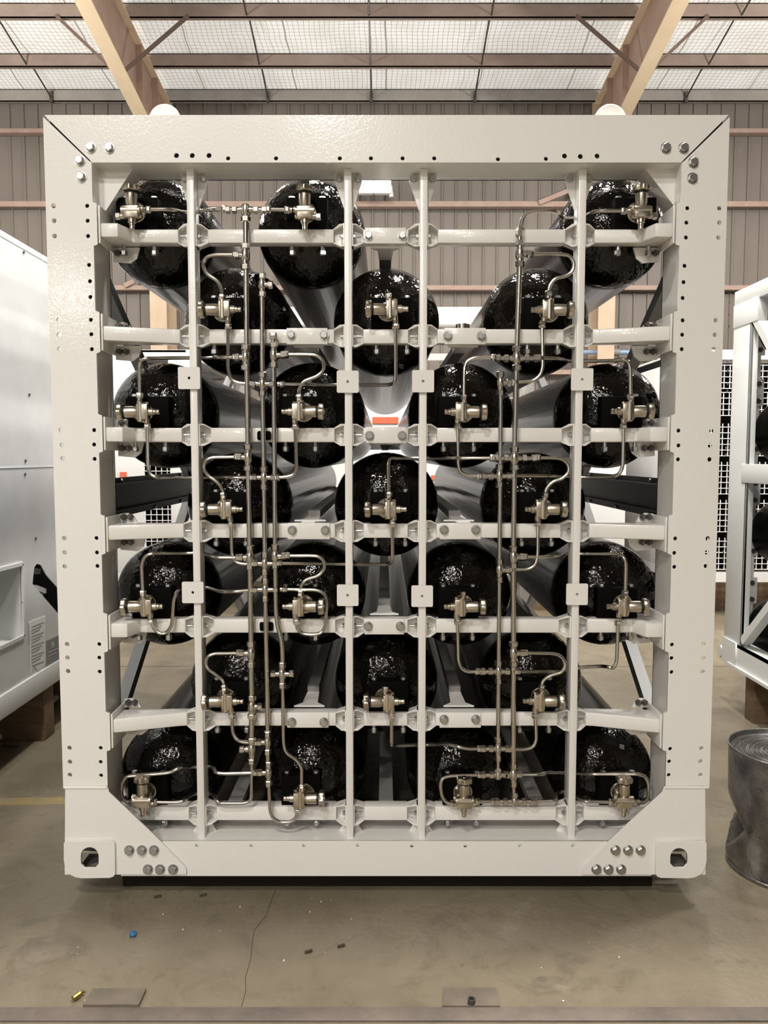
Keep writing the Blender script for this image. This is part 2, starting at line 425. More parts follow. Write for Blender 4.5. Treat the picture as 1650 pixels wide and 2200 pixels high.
for s, xo, xi in (('l', XL, IL), ('r', XR, IR)):
    sg = 1 if s == 'l' else -1
    hs = [circ(*P2(*p), .0088) for p in outer[s]] + [circ(*P2(*p), .0075) for p in inner[s]]
    out = [(xo, ZT - .006), (xi - sg * g * .2, ZI - g * 1.2), (xi, ZPB), (xo, ZPB)]
    if s == 'r': out = out[::-1]
    pl = holed(out, hs, .009, lambda a, b, t: (a, Y0 + t, b))
    o = obj('corner_post', pl, WHITE, rack, smooth=False)
    b = NB()
    box(b, *sorted((xi, xi - sg * .006)), Y0 + .009, 3.04, ZBI, ZI)
    box(b, *sorted((xi - sg * .082, xi - sg * .088)), Y0 + .009, 3.04, ZBI, ZI)
    box(b, *sorted((xi, xi - sg * .088)), 3.034, 3.04, ZBI, ZI)
    obj('post_web', b, WHITE, rack)
# --- bottom beam: front plate, tray and back wall
bot_h = [(423, 1817), (540, 1817), (653, 1817), (769, 1817), (885, 1818), (1000, 1818), (1117, 1817), (1231, 1817)]
pl = holed([(XL + .21, ZB), (XR - .21, ZB), (XR - .21, ZBI), (XL + .21, ZBI)], [circ(*P2(*p), .007) for p in bot_h], .009, lambda a, b, t: (a, Y0 + t, b))
obj('bottom_beam', pl, WHITE, rack, smooth=False)
b = NB(); box(b, IL, IR, Y0 + .009, 3.09, ZBI - .022, ZBI - .014); box(b, IL, IR, 3.08, 3.13, ZBI - .02, ZBI + .022, .004); box(b, XL + .21, XR - .21, Y0 + .01, 3.13, ZB + .002, ZB + .01)
obj('bottom_tray', b, WHITE, rack)
for px, py, d in ((347, 1784, -.4), (409, 1782, .5), (1245, 1786, -.3), (1306, 1783, .3)):
    v = U(px, py, 3.06); b = NB(); e = v + Vector((d * .02, -.02, .012)); hexp(b, v, e, .016); cyl(b, e, e + (e - v) * .6, .009, 10); obj('bolt', b, BOLTD, rack)
# --- corner gussets and castings
def pz(p, Y): v = U(p[0], p[1], Y); return (v.x, v.z)
YG = Y0 - .008
gl = [(140, 1690), (230, 1690), (234, 1702), (345, 1808), (397, 1862), (400, 1868), (400, 1879), (139, 1879)]
gr = [(1515, 1690), (1428, 1690), (1423, 1702), (1308, 1808), (1255, 1862), (1252, 1868), (1252, 1879), (1516, 1879)]
cl = [(137, 1812), (140, 1808), (242, 1808), (246, 1814), (247, 1878), (244, 1883), (236, 1886), (176, 1887), (163, 1885), (152, 1880), (144, 1872), (139, 1860), (137, 1848)]
cr = [(1518, 1812), (1515, 1808), (1413, 1808), (1410, 1814), (1409, 1878), (1412, 1883), (1420, 1886), (1479, 1887), (1492, 1885), (1503, 1880), (1511, 1872), (1516, 1860), (1518, 1848)]
def arch(x0, x1, y0, y1):
    cx = (x0 + x1) / 2; r = (x1 - x0) / 2; pts = []
    for k in range(11):
        a = PI - PI * k / 10; pts.append((cx + r * math.cos(a), y0 + r - r * math.sin(a)))
    pts += [(x1, y1 - 9), (x1 - 8, y1), (x0 + 8, y1), (x0, y1 - 9)]
    return pts
hl, hr = arch(173, 212, 1820, 1865), arch(1440, 1478, 1822, 1864)
bolts = {'l': [(278, 1826), (305, 1826), (331, 1826), (318, 1867), (344, 1867), (372, 1867)],
         'r': [(1322, 1826), (1349, 1826), (1376, 1826), (1281, 1867), (1307, 1867), (1334, 1867)]}
def bolt_head(p, Y, r=.0155, parent=None, m=ZINC, nm='bolt', h=.013):
    v = U(p[0], p[1], Y); b = NB()
    cyl(b, v, v + Vector((0, -.003, 0)), r * 1.25, 18); hexp(b, v + Vector((0, -.003, 0)), v + Vector((0, -.003 - h, 0)), r)
    return obj(nm, b, m, parent)
for s, gp, cp, hp in (('l', gl, cl, hl), ('r', gr, cr, hr)):
    xs = [p[0] for p in hp]
    pl = holed([pz(p, YG) for p in gp], [[pz(p, YG) for p in hp]], .008, lambda a, b, t: (a, YG + t, b))
    o = obj('gusset_plate', pl, WHITE, rack, smooth=False)
    sg = -1 if s == 'l' else 1
    w = NB(); a = U(gp[0][0], 1692, YG); c = U(gp[1][0], 1692, YG); tube(w, [a, c], .005); obj('weld_bead', w, WHITE, o)
    for p in bolts[s]: bolt_head(p, YG, parent=o)
    YC = Y0 - .02
    pl = holed([pz(p, YC) for p in cp], [[pz(p, YC) for p in hp]], .014, lambda a, b, t: (a, YC + t, b))
    o = obj('corner_casting', pl, WHITE, rack, smooth=False)
    b = NB(); p = U(cp[0][0], 1808, YC); q = U(cp[2][0], 1886, YC); x0, x1 = sorted((p.x, q.x))
    x0 += .006; x1 -= .006; za, zb2 = q.z + .006, p.z - .006; ya, yb = YC + .014, Y0 + .13
    xo = (x0, x0 + .01) if s == 'l' else (x1 - .01, x1); xi_ = (x1 - .008, x1) if s == 'l' else (x0, x0 + .008)
    box(b, x0, x1, yb, yb + .01, za + .02, zb2); box(b, x0, x1, ya, yb, zb2 - .008, zb2); box(b, x0 + .03, x1 - .03, ya, yb, za, za + .01)
    box(b, *xo, ya, yb, za + .03, zb2); box(b, *xi_, ya, yb, za, zb2)
    obj('casting_shell', b, SHADEGREY, o)
for p in ((195, 317), (235, 318), (172, 345), (175, 380), (1430, 318), (1468, 318), (1489, 349), (1487, 383)):
    bolt_head(p, Y0, parent=rack)
# lifting pads behind the top edge
for px in (356, 1309):
    v = U(px, 262, 2.95); b = NB(); lathe(b, (v.x, 2.93, v.z), (0, 1, 0), [(.052, 0), (.058, .006), (.058, .05), (.052, .056)], 32)
    obj('lifting_pad', b, WHITE, rack)
# top corner braces
for s, pts in (('l', [(203, 352), (292, 352), (228, 452), (203, 475)]), ('r', [(1464, 352), (1378, 352), (1450, 445), (1464, 462)])):
    b = NB(); A = [U(p[0], p[1], 2.935) for p in pts]
    if s == 'r': A = A[::-1]
    prism(b, A, (0, .1, 0)); obj('corner_brace', b, WHITE, rack, smooth=False)

# --- rails, bars and brackets
YRF = 2.955
RAIL = [(492, 522), (707, 738), (919, 950), (1125, 1156), (1330, 1360), (1531, 1560), (1733, 1763)]
RZ = [(U(825, a, YRF).z, U(825, b, YRF).z) for a, b in RAIL]     # (top, bottom)
BARX = [-.706, -.132, .145, .7245]
BH = .0138
bars = []
for k, x in enumerate(BARX):
    b = NB(); box(b, x - BH, x + BH, 2.925, 3.0, ZBI - .016, ZI, .003)
    o = obj('vertical_bar', b, WHITE, rack); bars.append(o)
    for sx in (-1, 1):
        b = NB(); prism(b, [(x + sx * BH, 2.985, ZI), (x + sx * .05, 2.985, ZI), (x + sx * .05, 2.985, ZI - .03), (x + sx * BH, 2.985, ZI - .135)][::sx], (0, .008, 0))
        obj('top_gusset', b, WHITE, o, smooth=False)
        b = NB(); prism(b, [(x + sx * BH, 2.985, ZBI - .014), (x + sx * .045, 2.985, ZBI - .014), (x + sx * BH, 2.985, ZBI + .04)][::-sx], (0, .008, 0))
        obj('foot_gusset', b, WHITE, o, smooth=False)
    for sx in (-1, 1):
        b = NB(); v = Vector((x + sx * .036, 2.985, ZI - .018)); hexp(b, v, v + Vector((0, -.012, 0)), .0135); obj('bolt', b, ZINC, o)
for pts in ([(406, 812), (747, 820), (909, 819), (1251, 815)], [(414, 1273), (747, 1279), (907, 1281), (1240, 1277)]):
    for k, (px, py) in enumerate(pts):
        v = U(px, py, 2.913); h = .0405
        out = []
        for cx, cz, a0 in ((h, h, 0), (-h, h, 90), (-h, -h, 180), (h, -h, 270)):
            for t in range(4):
                a = math.radians(a0 + 30 * t); out.append((v.x + cx * .86 + h * .14 * math.cos(a), v.z + cz * .86 + h * .14 * math.sin(a)))
        pl = holed(out, [circ(v.x, v.z, .0055, 12)], .008, lambda a, b, t: (a, 2.913 + t, b))
        obj('mounting_plate', pl, WHITE, bars[k], smooth=False)
def bracket(x, sx, zc, hh, rail):
    """flared channel cup between a bar side and a rail end; sx = which way the rail lies"""
    b = NB(); e = x + sx * BH; H = .041
    box(b, *sorted((e, e + sx * .004)), 2.935, 3.0, zc - H, zc + H)
    q = e + sx * .042
    prism(b, [(e, 2.992, zc - H), (q, 2.992, zc - hh), (q, 2.992, zc + hh), (e, 2.992, zc + H)][::-sx], (0, .006, 0))
    for t in (-1, 1):
        prism(b, [(e, 2.94, zc + t * H), (e + sx * .018, 2.945, zc + t * H), (q, 2.958, zc + t * hh), (q, 2.995, zc + t * hh), (e, 2.995, zc + t * H)][::sx * t], (0, 0, -t * .004))
    o = obj('rail_bracket', b, WHITE, rail, smooth=False)
    b = NB(); p = Vector((e + sx * .004, 2.962, zc)); hexp(b, p, p + Vector((sx * .009, 0, 0)), .0105); cyl(b, p, p + Vector((sx * (.03 if (x in (BARX[1],) and sx > 0) or (x == BARX[2] and sx < 0) or (x == BARX[3] and sx > 0) or (x == BARX[0] and sx < 0) else .014), 0, 0)), .005, 10)
    obj('bolt', b, ZINC, rail)
PLATE_PX = [(440, 527), (672, 757), (893, 970), (1108, 1188), (1318, 1397), (1530, 1608)]
for i, (zt_, zb_) in enumerate(RZ):
    zc = (zt_ + zb_) / 2; hh = (zt_ - zb_) / 2
    xs = [IL] + BARX + [IR]
    for k in range(5):
        a, c = xs[k], xs[k + 1]
        x0 = a + (BH + .04 if k > 0 else .0); x1 = c - (BH + .04 if k < 4 else .0)
        b = NB()
        if k in (1, 2, 3) or i == 6:
            box(b, x0, x1, YRF, YRF + .056, zb_, zt_, .005)
        else:
            sg = 1 if k == 0 else -1; e = (IL if k == 0 else IR) + sg * .024
            tip = x1 if k == 0 else x0
            if i % 2 == 0:                      # stepped block at the post, bevelled back to the rail
                pts = [(e, 2.876), (e + sg * .062, 2.876), (e + sg * .088, YRF), (tip, YRF), (tip, YRF + .056), (e, YRF + .056)]
            else:                               # arm leaning forward to the post
                pts = [(e, 2.876), (tip - sg * .03, YRF - .004), (tip, YRF), (tip, YRF + .056), (e, YRF + .04)]
            if sg < 0: pts = pts[::-1]
            prism(b, [(x, y, zb_) for x, y in pts], (0, 0, zt_ - zb_))
            bmesh.ops.recalc_face_normals(b, faces=b.faces)
            bmesh.ops.bevel(b, geom=list(b.edges), offset=.006, segments=2, affect='EDGES', profile=.5)
        rail = obj('cross_rail', b, WHITE, rack)
        if k > 0: bracket(a, 1, zc, hh, rail)
        if k < 4: bracket(c, -1, zc, hh, rail)
        if i < 6 and k in (0, 4):
            sg = 1 if k == 0 else -1; xi = IL if k == 0 else IR
            z1 = U(825, PLATE_PX[i][0], 2.885).z; z0 = U(825, PLATE_PX[i][1], 2.885).z
            b = NB(); prism(b, [(xi - sg * .001, Y0 + .0005, z0 - .006), (xi + sg * .014, Y0 + .0005, z0), (xi + sg * .014, Y0 + .0005, z1), (xi - sg * .001, Y0 + .0005, z1 + .006)][::sg], (0, .008, 0)); obj('post_tab', b, WHITE, rail, smooth=False)
            b = NB(); box(b, *sorted((xi + sg * .016, xi + sg * .024)), 2.874, 3.03, z0 + .004, z1 - .004, .003)
            ep = obj('end_plate', b, WHITE, rail)
            e = xi + sg * .02
            for t in (-1, 1):
                zz = zc + t * hh; big = t < 0
                w_ = .1 if big else .066; h_ = .058 if big else .036
                b = NB(); prism(b, [(e, 3.018, zz), (e + sg * w_, 3.018, zz), (e + sg * (w_ - .012), 3.018, zz + t * h_ * .7), (e + sg * (w_ - .035), 3.018, zz + t * h_), (e, 3.018, zz + t * h_ * .9)], (0, .008, 0))
                wp = obj('wing_plate', b, WHITE, rail, smooth=False)
                for d in (.018, .043):
                    b = NB(); p = Vector((e + sg * d, 3.018, zc + t * (hh + .022))); hexp(b, p, p + Vector((0, -.014, 0)), .0125); cyl(b, p + Vector((0, -.014, 0)), p + Vector((0, -.024, 0)), .006, 8)
                    obj('bolt', b, BOLTD, rail)
# --- splice plates and longitudinal ties
SPL = [(0, 784, 872, (792, 864), 506), (1, 616, 704, (626, 696), 720), (1, 954, 1043, (962, 1034), 722), (2, 786, 873, (794, 864), 936),
       (3, 618, 709, (628, 699), 1139), (3, 944, 1033, (954, 1022), 1138), (4, 783, 868, (791, 860), 1345), (5, 617, 706, (627, 696), 1551), (5, 944, 1033, (954, 1022), 1545)]
for i, a, c, bs, by in SPL:
    x0 = U(a, by, YRF).x; x1 = U(c, by, YRF).x; xm = (x0 + x1) / 2; zt_, zb_ = RZ[i]
    b = NB(); box(b, x0, x1, YRF - .008, YRF - .0005, zb_ - .004, zt_ + .003, .002)
    o = obj('splice_plate', b, WHITE, rack)
    for px in bs: bolt_head((px, by), YRF - .008, .0145, o)
    b = NB(); zz = (zt_ + zb_) / 2
    zf = zb_ - .006 if i < 3 else zt_ + .004
    prism(b, [(x0 + .02, 3.011, zf), (x1 - .02, 3.011, zf), (xm + .03, 3.05, zf), (xm + .024, 3.2, zf), (xm - .024, 3.2, zf), (xm - .03, 3.05, zf)], (0, 0, .006))
    o = obj('tie_bracket', b, WHITE, rack, smooth=False)
    b = NB(); box(b, xm - .024, xm + .024, 3.19, YR - .1, zf, zf + .03); obj('longitudinal_tie', b, SHADEGREY, rack, smooth=False)
for xm in (-.59, .008, .606):
    zt_, zb_ = RZ[6]; b = NB(); box(b, xm - .028, xm + .028, 3.02, YR - .1, zt_ - .03, zt_ - .002); obj('longitudinal_tie', b, SHADEGREY, rack, smooth=False)
# --- black cable clip behind the risers
for px, py in ((568, 936), (573, 1345)):
    v = U(px, py, YRF); b = NB(); box(b, v.x - .026, v.x + .026, YRF - .014, YRF, v.z - .017, v.z + .017, .006); c = obj('pipe_clamp', b, BLOCK, rack)
# --- side structure and rear frame
for s, x in (('l', XL + .05), ('r', XR - .05)):
    sg = 1 if s == 'l' else -1
    b = NB(); box(b, x - .05, x + .05, 3.05, YR, ZT - .12, ZT); obj('top_side_rail', b, WHITE, rack)
    b = NB(); box(b, x - .05, x + .05, 3.05, YR, ZB, ZB + .14); obj('bottom_side_rail', b, WHITE, rack)
    zc = UX(320, 1058, XL + .06).z
    b = NB(); xx = x + sg * .01
    box(b, *sorted((xx, xx + sg * .008)), 3.05, YR - .1, zc - .085, zc + .085); box(b, *sorted((xx, xx + sg * .03)), 3.05, YR - .1, zc + .05, zc + .06); box(b, *sorted((xx, xx + sg * .03)), 3.05, YR - .1, zc - .06, zc - .05)
    o = obj('middle_side_rail', b, DARKSTEEL, rack)
    for Y in (3.4, 3.9, 4.4, 4.9, 5.4, 5.9):
        for t in (-1, 1):
            b = NB(); cyl(b, (xx + sg * .008, Y, zc + t * .072), (xx + sg * .016, Y, zc + t * .072), .008, 8); obj('rivet', b, ZINC, o)
    for t in (1, -1):
        zz = zc + t * .06; ze = .86 if t > 0 else -1.33
        for Ya, Yb in ((3.06, 4.68), (YR - .1, 4.72)):
            b = NB(); bar(b, (x, Ya, ze), (x, Yb, zz), .05, .05, up=(1, 0, 0)); obj('side_brace', b, GREYSTEEL, rack, smooth=False)
    b = NB(); box(b, x - .05, x + .05, YR - .1, YR, ZB, ZT); obj('rear_post', b, WHITE, rack)
b = NB(); box(b, XL + .1, XR - .1, YR - .1, YR, ZT - .14, ZT); obj('rear_top_beam', b, WHITE, rack)
b = NB(); box(b, XL + .1, XR - .1, YR - .1, YR, ZB, ZB + .14); obj('rear_bottom_beam', b, WHITE, rack)
for i, (zt_, zb_) in enumerate(RZ):
    b = NB(); box(b, XL + .1, XR - .1, YR - .08, YR - .03, zb_, zt_); obj('rear_rail', b, WHITE, rack)
# timber blocks the rack stands on
for j, Y in enumerate((2.97, 6.2)):
    b = NB(); box(b, XL + .18, XR - .17, Y, Y + .12, FL, ZB, .004)
    tag(obj('timber_sleeper', b, BLACKWOOD), ['black timber sleeper on the floor under the front of the white rack', 'black timber sleeper on the floor under the back of the white rack'][j], 'timber')

# ------------------------------------------------------------------ gas cylinders with valves
VALVES = {  # (row, column): (body px, body py, wheel direction, mirrored, cap on top?)
 (0, 0): (283, 457, 'U', 1), (0, 1): (655, 458, 'U', 0), (0, 3): (1377, 457, 'U', 0),
 (1, 0): (483, 665, 'L', 0), (1, 1): (842, 664, 'L', 0), (1, 2): (1176, 666, 'R', 0),
 (2, 0): (308, 885, 'L', 0), (2, 1): (640, 884, 'R', 0), (2, 2): (990, 885, 'R', 0), (2, 3): (1347, 884, 'R', 0),
 (3, 0): (487, 1094, 'L', 0), (3, 1): (839, 1094, 'L', 0), (3, 2): (1162, 1094, 'R', 0),
 (4, 0): (316, 1303, 'L', 0), (4, 1): (641, 1303, 'R', 0), (4, 2): (988, 1303, 'R', 0), (4, 3): (1337, 1303, 'R', 0),
 (5, 0): (489, 1507, 'L', 0), (5, 1): (835, 1507, 'L', 0), (5, 2): (1157, 1506, 'R', 0),
 (6, 0): (307, 1720, 'U', 0), (6, 1): (643, 1715, 'R', 0), (6, 2): (997, 1722, 'U', 0), (6, 3): (1340, 1721, 'U', 0)}
YV = 2.905
# shared meshes, local: x = wheel axis, z = port axis, y = depth
def shell_mesh():
    b = NB(); prof = [(.032, 3.025 - 3.0)]
    for k in range(1, 15):
        a = k / 14 * PI / 2; prof.append((max(.034, .211 * math.sin(a)), .032 + .15 * (1 - math.cos(a))))
    lathe(b, (0, 0, 0), (0, 1, 0), prof, 48, caps=True)
    return finish(b, True, .9)
def body_mesh():
    b = NB(); prof = [(.211, .182), (.2125, .20), (.2125, .26), (.211, .262), (.211, 3.16)]
    for k in range(1, 12):
        a = PI / 2 - k / 11 * PI / 2; prof.append((max(.03, .211 * math.sin(a)), 3.31 - .15 * (1 - math.cos(a)) + 0.0 if k else 0))
    lathe(b, (0, 0, 0), (0, 1, 0), prof, 48, caps=True)
    return finish(b, True, .9)
ME_DOME, ME_BODY = shell_mesh(), body_mesh()
def block_mesh():
    b = NB(); box(b, -.077, .077, -.034, .026, -.058, .06, .003); return finish(b)
def block_bolt():
    b = NB(); hexp(b, (0, 0, 0), (0, 0, .011), .012); return finish(b)
def block_stud():
    b = NB(); cyl(b, (0, 0, 0), (0, 0, -.036), .0078, 10); hexp(b, (0, 0, -.016), (0, 0, -.034), .0125); return finish(b)
ME_BLOCK, ME_HEAD, ME_STUD = block_mesh(), block_bolt(), block_stud()
def valve_meshes(mir):
    s = -1 if mir else 1
    b = NB(); box(b, -.021, .021, -.022, .022, -.028, .028, .003); cyl(b, (.006, -.008, -.034), (.006, -.008, .034), .0155, 14)
    cyl(b, (.013, .0, s * .026), (.013, .0, s * .041), .0105, 14); cyl(b, (-.012, 0, -s * .026), (-.012, 0, -s * .041), .0105, 14)
    cyl(b, (-.013, 0, s * .026), (-.013, 0, s * .036), .007, 10); hexp(b, (.012, 0, -s * .026), (.012, 0, -s * .037), .009)
    cyl(b, (0, .02, 0), (0, .06, 0), .02, 16)
    body = finish(b)
    b = NB(); lathe(b, (.02, 0, 0), (1, 0, 0), [(.017, 0), (.0215, .012), (.0215, .046), (.019, .049)], 20); bonnet = finish(b)
    b = NB(); lathe(b, (.068, 0, 0), (1, 0, 0), [(.0205, 0), (.0205, .008)], 20); ring = finish(b)
    b = NB(); lathe(b, (.075, 0, 0), (1, 0, 0), [(.027, 0), (.030, .004), (.030, .017), (.026, .021)], 48, lobes=6, lobe_amp=.09); lathe(b, (.094, 0, 0), (1, 0, 0), [(.009, 0), (.009, .004)], 12); wheel = finish(b)
    b = NB(); lathe(b, (-.02, 0, 0), (-1, 0, 0), [(.0145, 0), (.0145, .016), (.0105, .018), (.0105, .025), (.0085, .026), (.0095, .029), (.0095, .038), (.008, .04)], 16); noz = finish(b)
    b = NB(); lathe(b, (.016, .045, 0), (0, 1, 0), [(.034, 0), (.037, .003), (.037, .012)], 28); col = finish(b)
    return body, bonnet, ring, wheel, noz, col
VM = [valve_meshes(0), valve_meshes(1)]
ROWN = ['top', 'second', 'third', 'fourth', 'fifth', 'sixth', 'bottom']
def posname(i, k):
    return (['far left', 'left centre', 'right centre', 'far right'][k]) if i % 2 == 0 else ['left', 'middle', 'right'][k]
XO = .010
ZAX = [U(825, y, YV).z for y in (456, 665, 885, 1094, 1303, 1507, 1718)]
def root_at(i, k):
    x = XO + ((-.893, -.298, .298, .893)[k] if i % 2 == 0 else (-.596, 0, .596)[k])
    return x, ZAX[i]
MARKS = {(4, 0): (372, 1228), (1, 1): (862, 787), (2, 2): (955, 965), (6, 3): (1336, 1604), (0, 1): None}
for (i, k), v in VALVES.items():
    x, z = root_at(i, k); dirn = {'U': 'up', 'L': 'left', 'R': 'right'}[v[2]]
    lab = 'black gas cylinder, %s in the %s row of the white rack, wheel pointing %s' % (posname(i, k), ROWN[i], dirn)
    r = thing('gas_cylinder', lab, 'gas cylinder', (x, 3.0, z), 'black gas cylinders in the white rack')
    link('body', ME_BODY, BODY, r, True); link('dome', ME_DOME, DOME, r, True)
    zb = RZ[i][0]                           # block stands on the rail
    nb = link('neck_block', ME_BLOCK, BLOCK, r, True); nb.location = (0, 0, zb + .058 - z)
    vp = U(v[0], v[1], YV)
    nb.location.x = vp.x - x
    for sx in (-.057, .057):
        h = link('bolt_head', ME_HEAD, ZINC, nb, True); h.location = (sx, -.008, .06)
        h = link('clamp_stud', ME_STUD, ZINC, nb, True); h.location = (sx, -.014, -.112)
    body, bonnet, ring, wheel, noz, col = VM[1 if v[2] == 'L' else v[3]]
    if v[2] == 'L': body, bonnet, ring, wheel, noz, col = VM[1]
    va = link('valve', body, NICKEL, r, True)
    va.location = vp - Vector((x, 3.0, z))
    ang = {'R': 0, 'U': -PI / 2, 'L': PI}[v[2]]
    va.rotation_euler = (0, ang, 0)
    if i == 0 or (i, k) in ((1, 1), (4, 2), (5, 1)):
        sm = -1 if v[2] == 'L' or v[3] else 1
        c = NB()
        if i == 0: hexp(c, (-.012, 0, -sm * .040), (-.012, 0, -sm * .058), .0135)
        else: hexp(c, (.013, 0, sm * .040), (.013, 0, sm * .057), .0125)
        obj('cap_nut', c, FIT, va, True)
    for nm, me, m in (('bonnet', bonnet, NICKEL), ('seal_ring', ring, RUBBER), ('handwheel', wheel, NICKEL), ('outlet_nozzle', noz, NICKEL), ('neck_collar', col, FIT)):
        link(nm, me, m, va, True)

def dome_hit(px, py, x, z):
    Y = 3.03
    while Y < 3.18:
        p = U(px, py, Y); t = 1 - (Y - 3.032) / .15
        if math.hypot(p.x - x, p.z - z) <= .211 * math.sin(math.acos(max(-1, min(1, t)))) + .0015: return p
        Y += .0005
    return U(px, py, 3.1)
for (i, k, px, py) in ((4, 0, 372, 1228), (4, 0, 354, 1222), (1, 1, 862, 787), (2, 2, 955, 965), (6, 3, 1336, 1604), (2, 1, 664, 822)):
    x, z = root_at(i, k); cylr = [o for o in COL.objects if o.name.startswith('gas_cylinder') and (o.location - Vector((x, 3.0, z))).length < .01][0]
    b = NB()
    for r_ in (-3.5, 0, 3.5):
        q = [dome_hit(px + dx, py + r_ + dy + dx * .25, x, z) for dx, dy in ((-5, -1), (5, -1), (5, 1), (-5, 1))]
        prism(b, [p + Vector((0, -.0012, 0)) for p in q], (0, -.0004, 0))
    obj('printed_mark', b, LABELM, cylr, smooth=False)

# ------------------------------------------------------------------ pipework
YP = 2.925
def P(p, Y=YP): return U(p[0], p[1], p[2] if len(p) > 2 else Y)
def nut(root, p, q, r=.0135, nm='nut', Y=YP, ln=.02):
    """hex nut centred at p with its axis towards q"""
    a = P(p, Y); d = (P(q, a.y) - a).normalized(); b = NB(); hexp(b, a - d * ln / 2, a + d * ln / 2, r); return obj(nm, b, FIT, root)
TG = 'thin steel gas tubes in the white rack'
def gtube(label, pts, r=.0069, nuts=(True, True), rad=.045, Y=YP):
    p0 = P(pts[0], Y)
    t = thing('gas_tube', label, 'tube', p0, TG)
    b = NB(); tube(b, [P(p, Y) for p in pts], r, rad); obj('tube', b, STEEL, t)
    for e, (a, c) in enumerate(((pts[0], pts[1]), (pts[-1], pts[-2]))):
        if nuts[e]:
            A = P(a, Y); d = (P(c, Y) - A).normalized(); b = NB(); hexp(b, A - d * .004, A + d * .016, .0135); cyl(b, A - d * .012, A - d * .003, .0105, 14); obj('tube_nut', b, FIT, t)
    return t
YBK = 3.022                                  # depth where tubes pass behind the bars
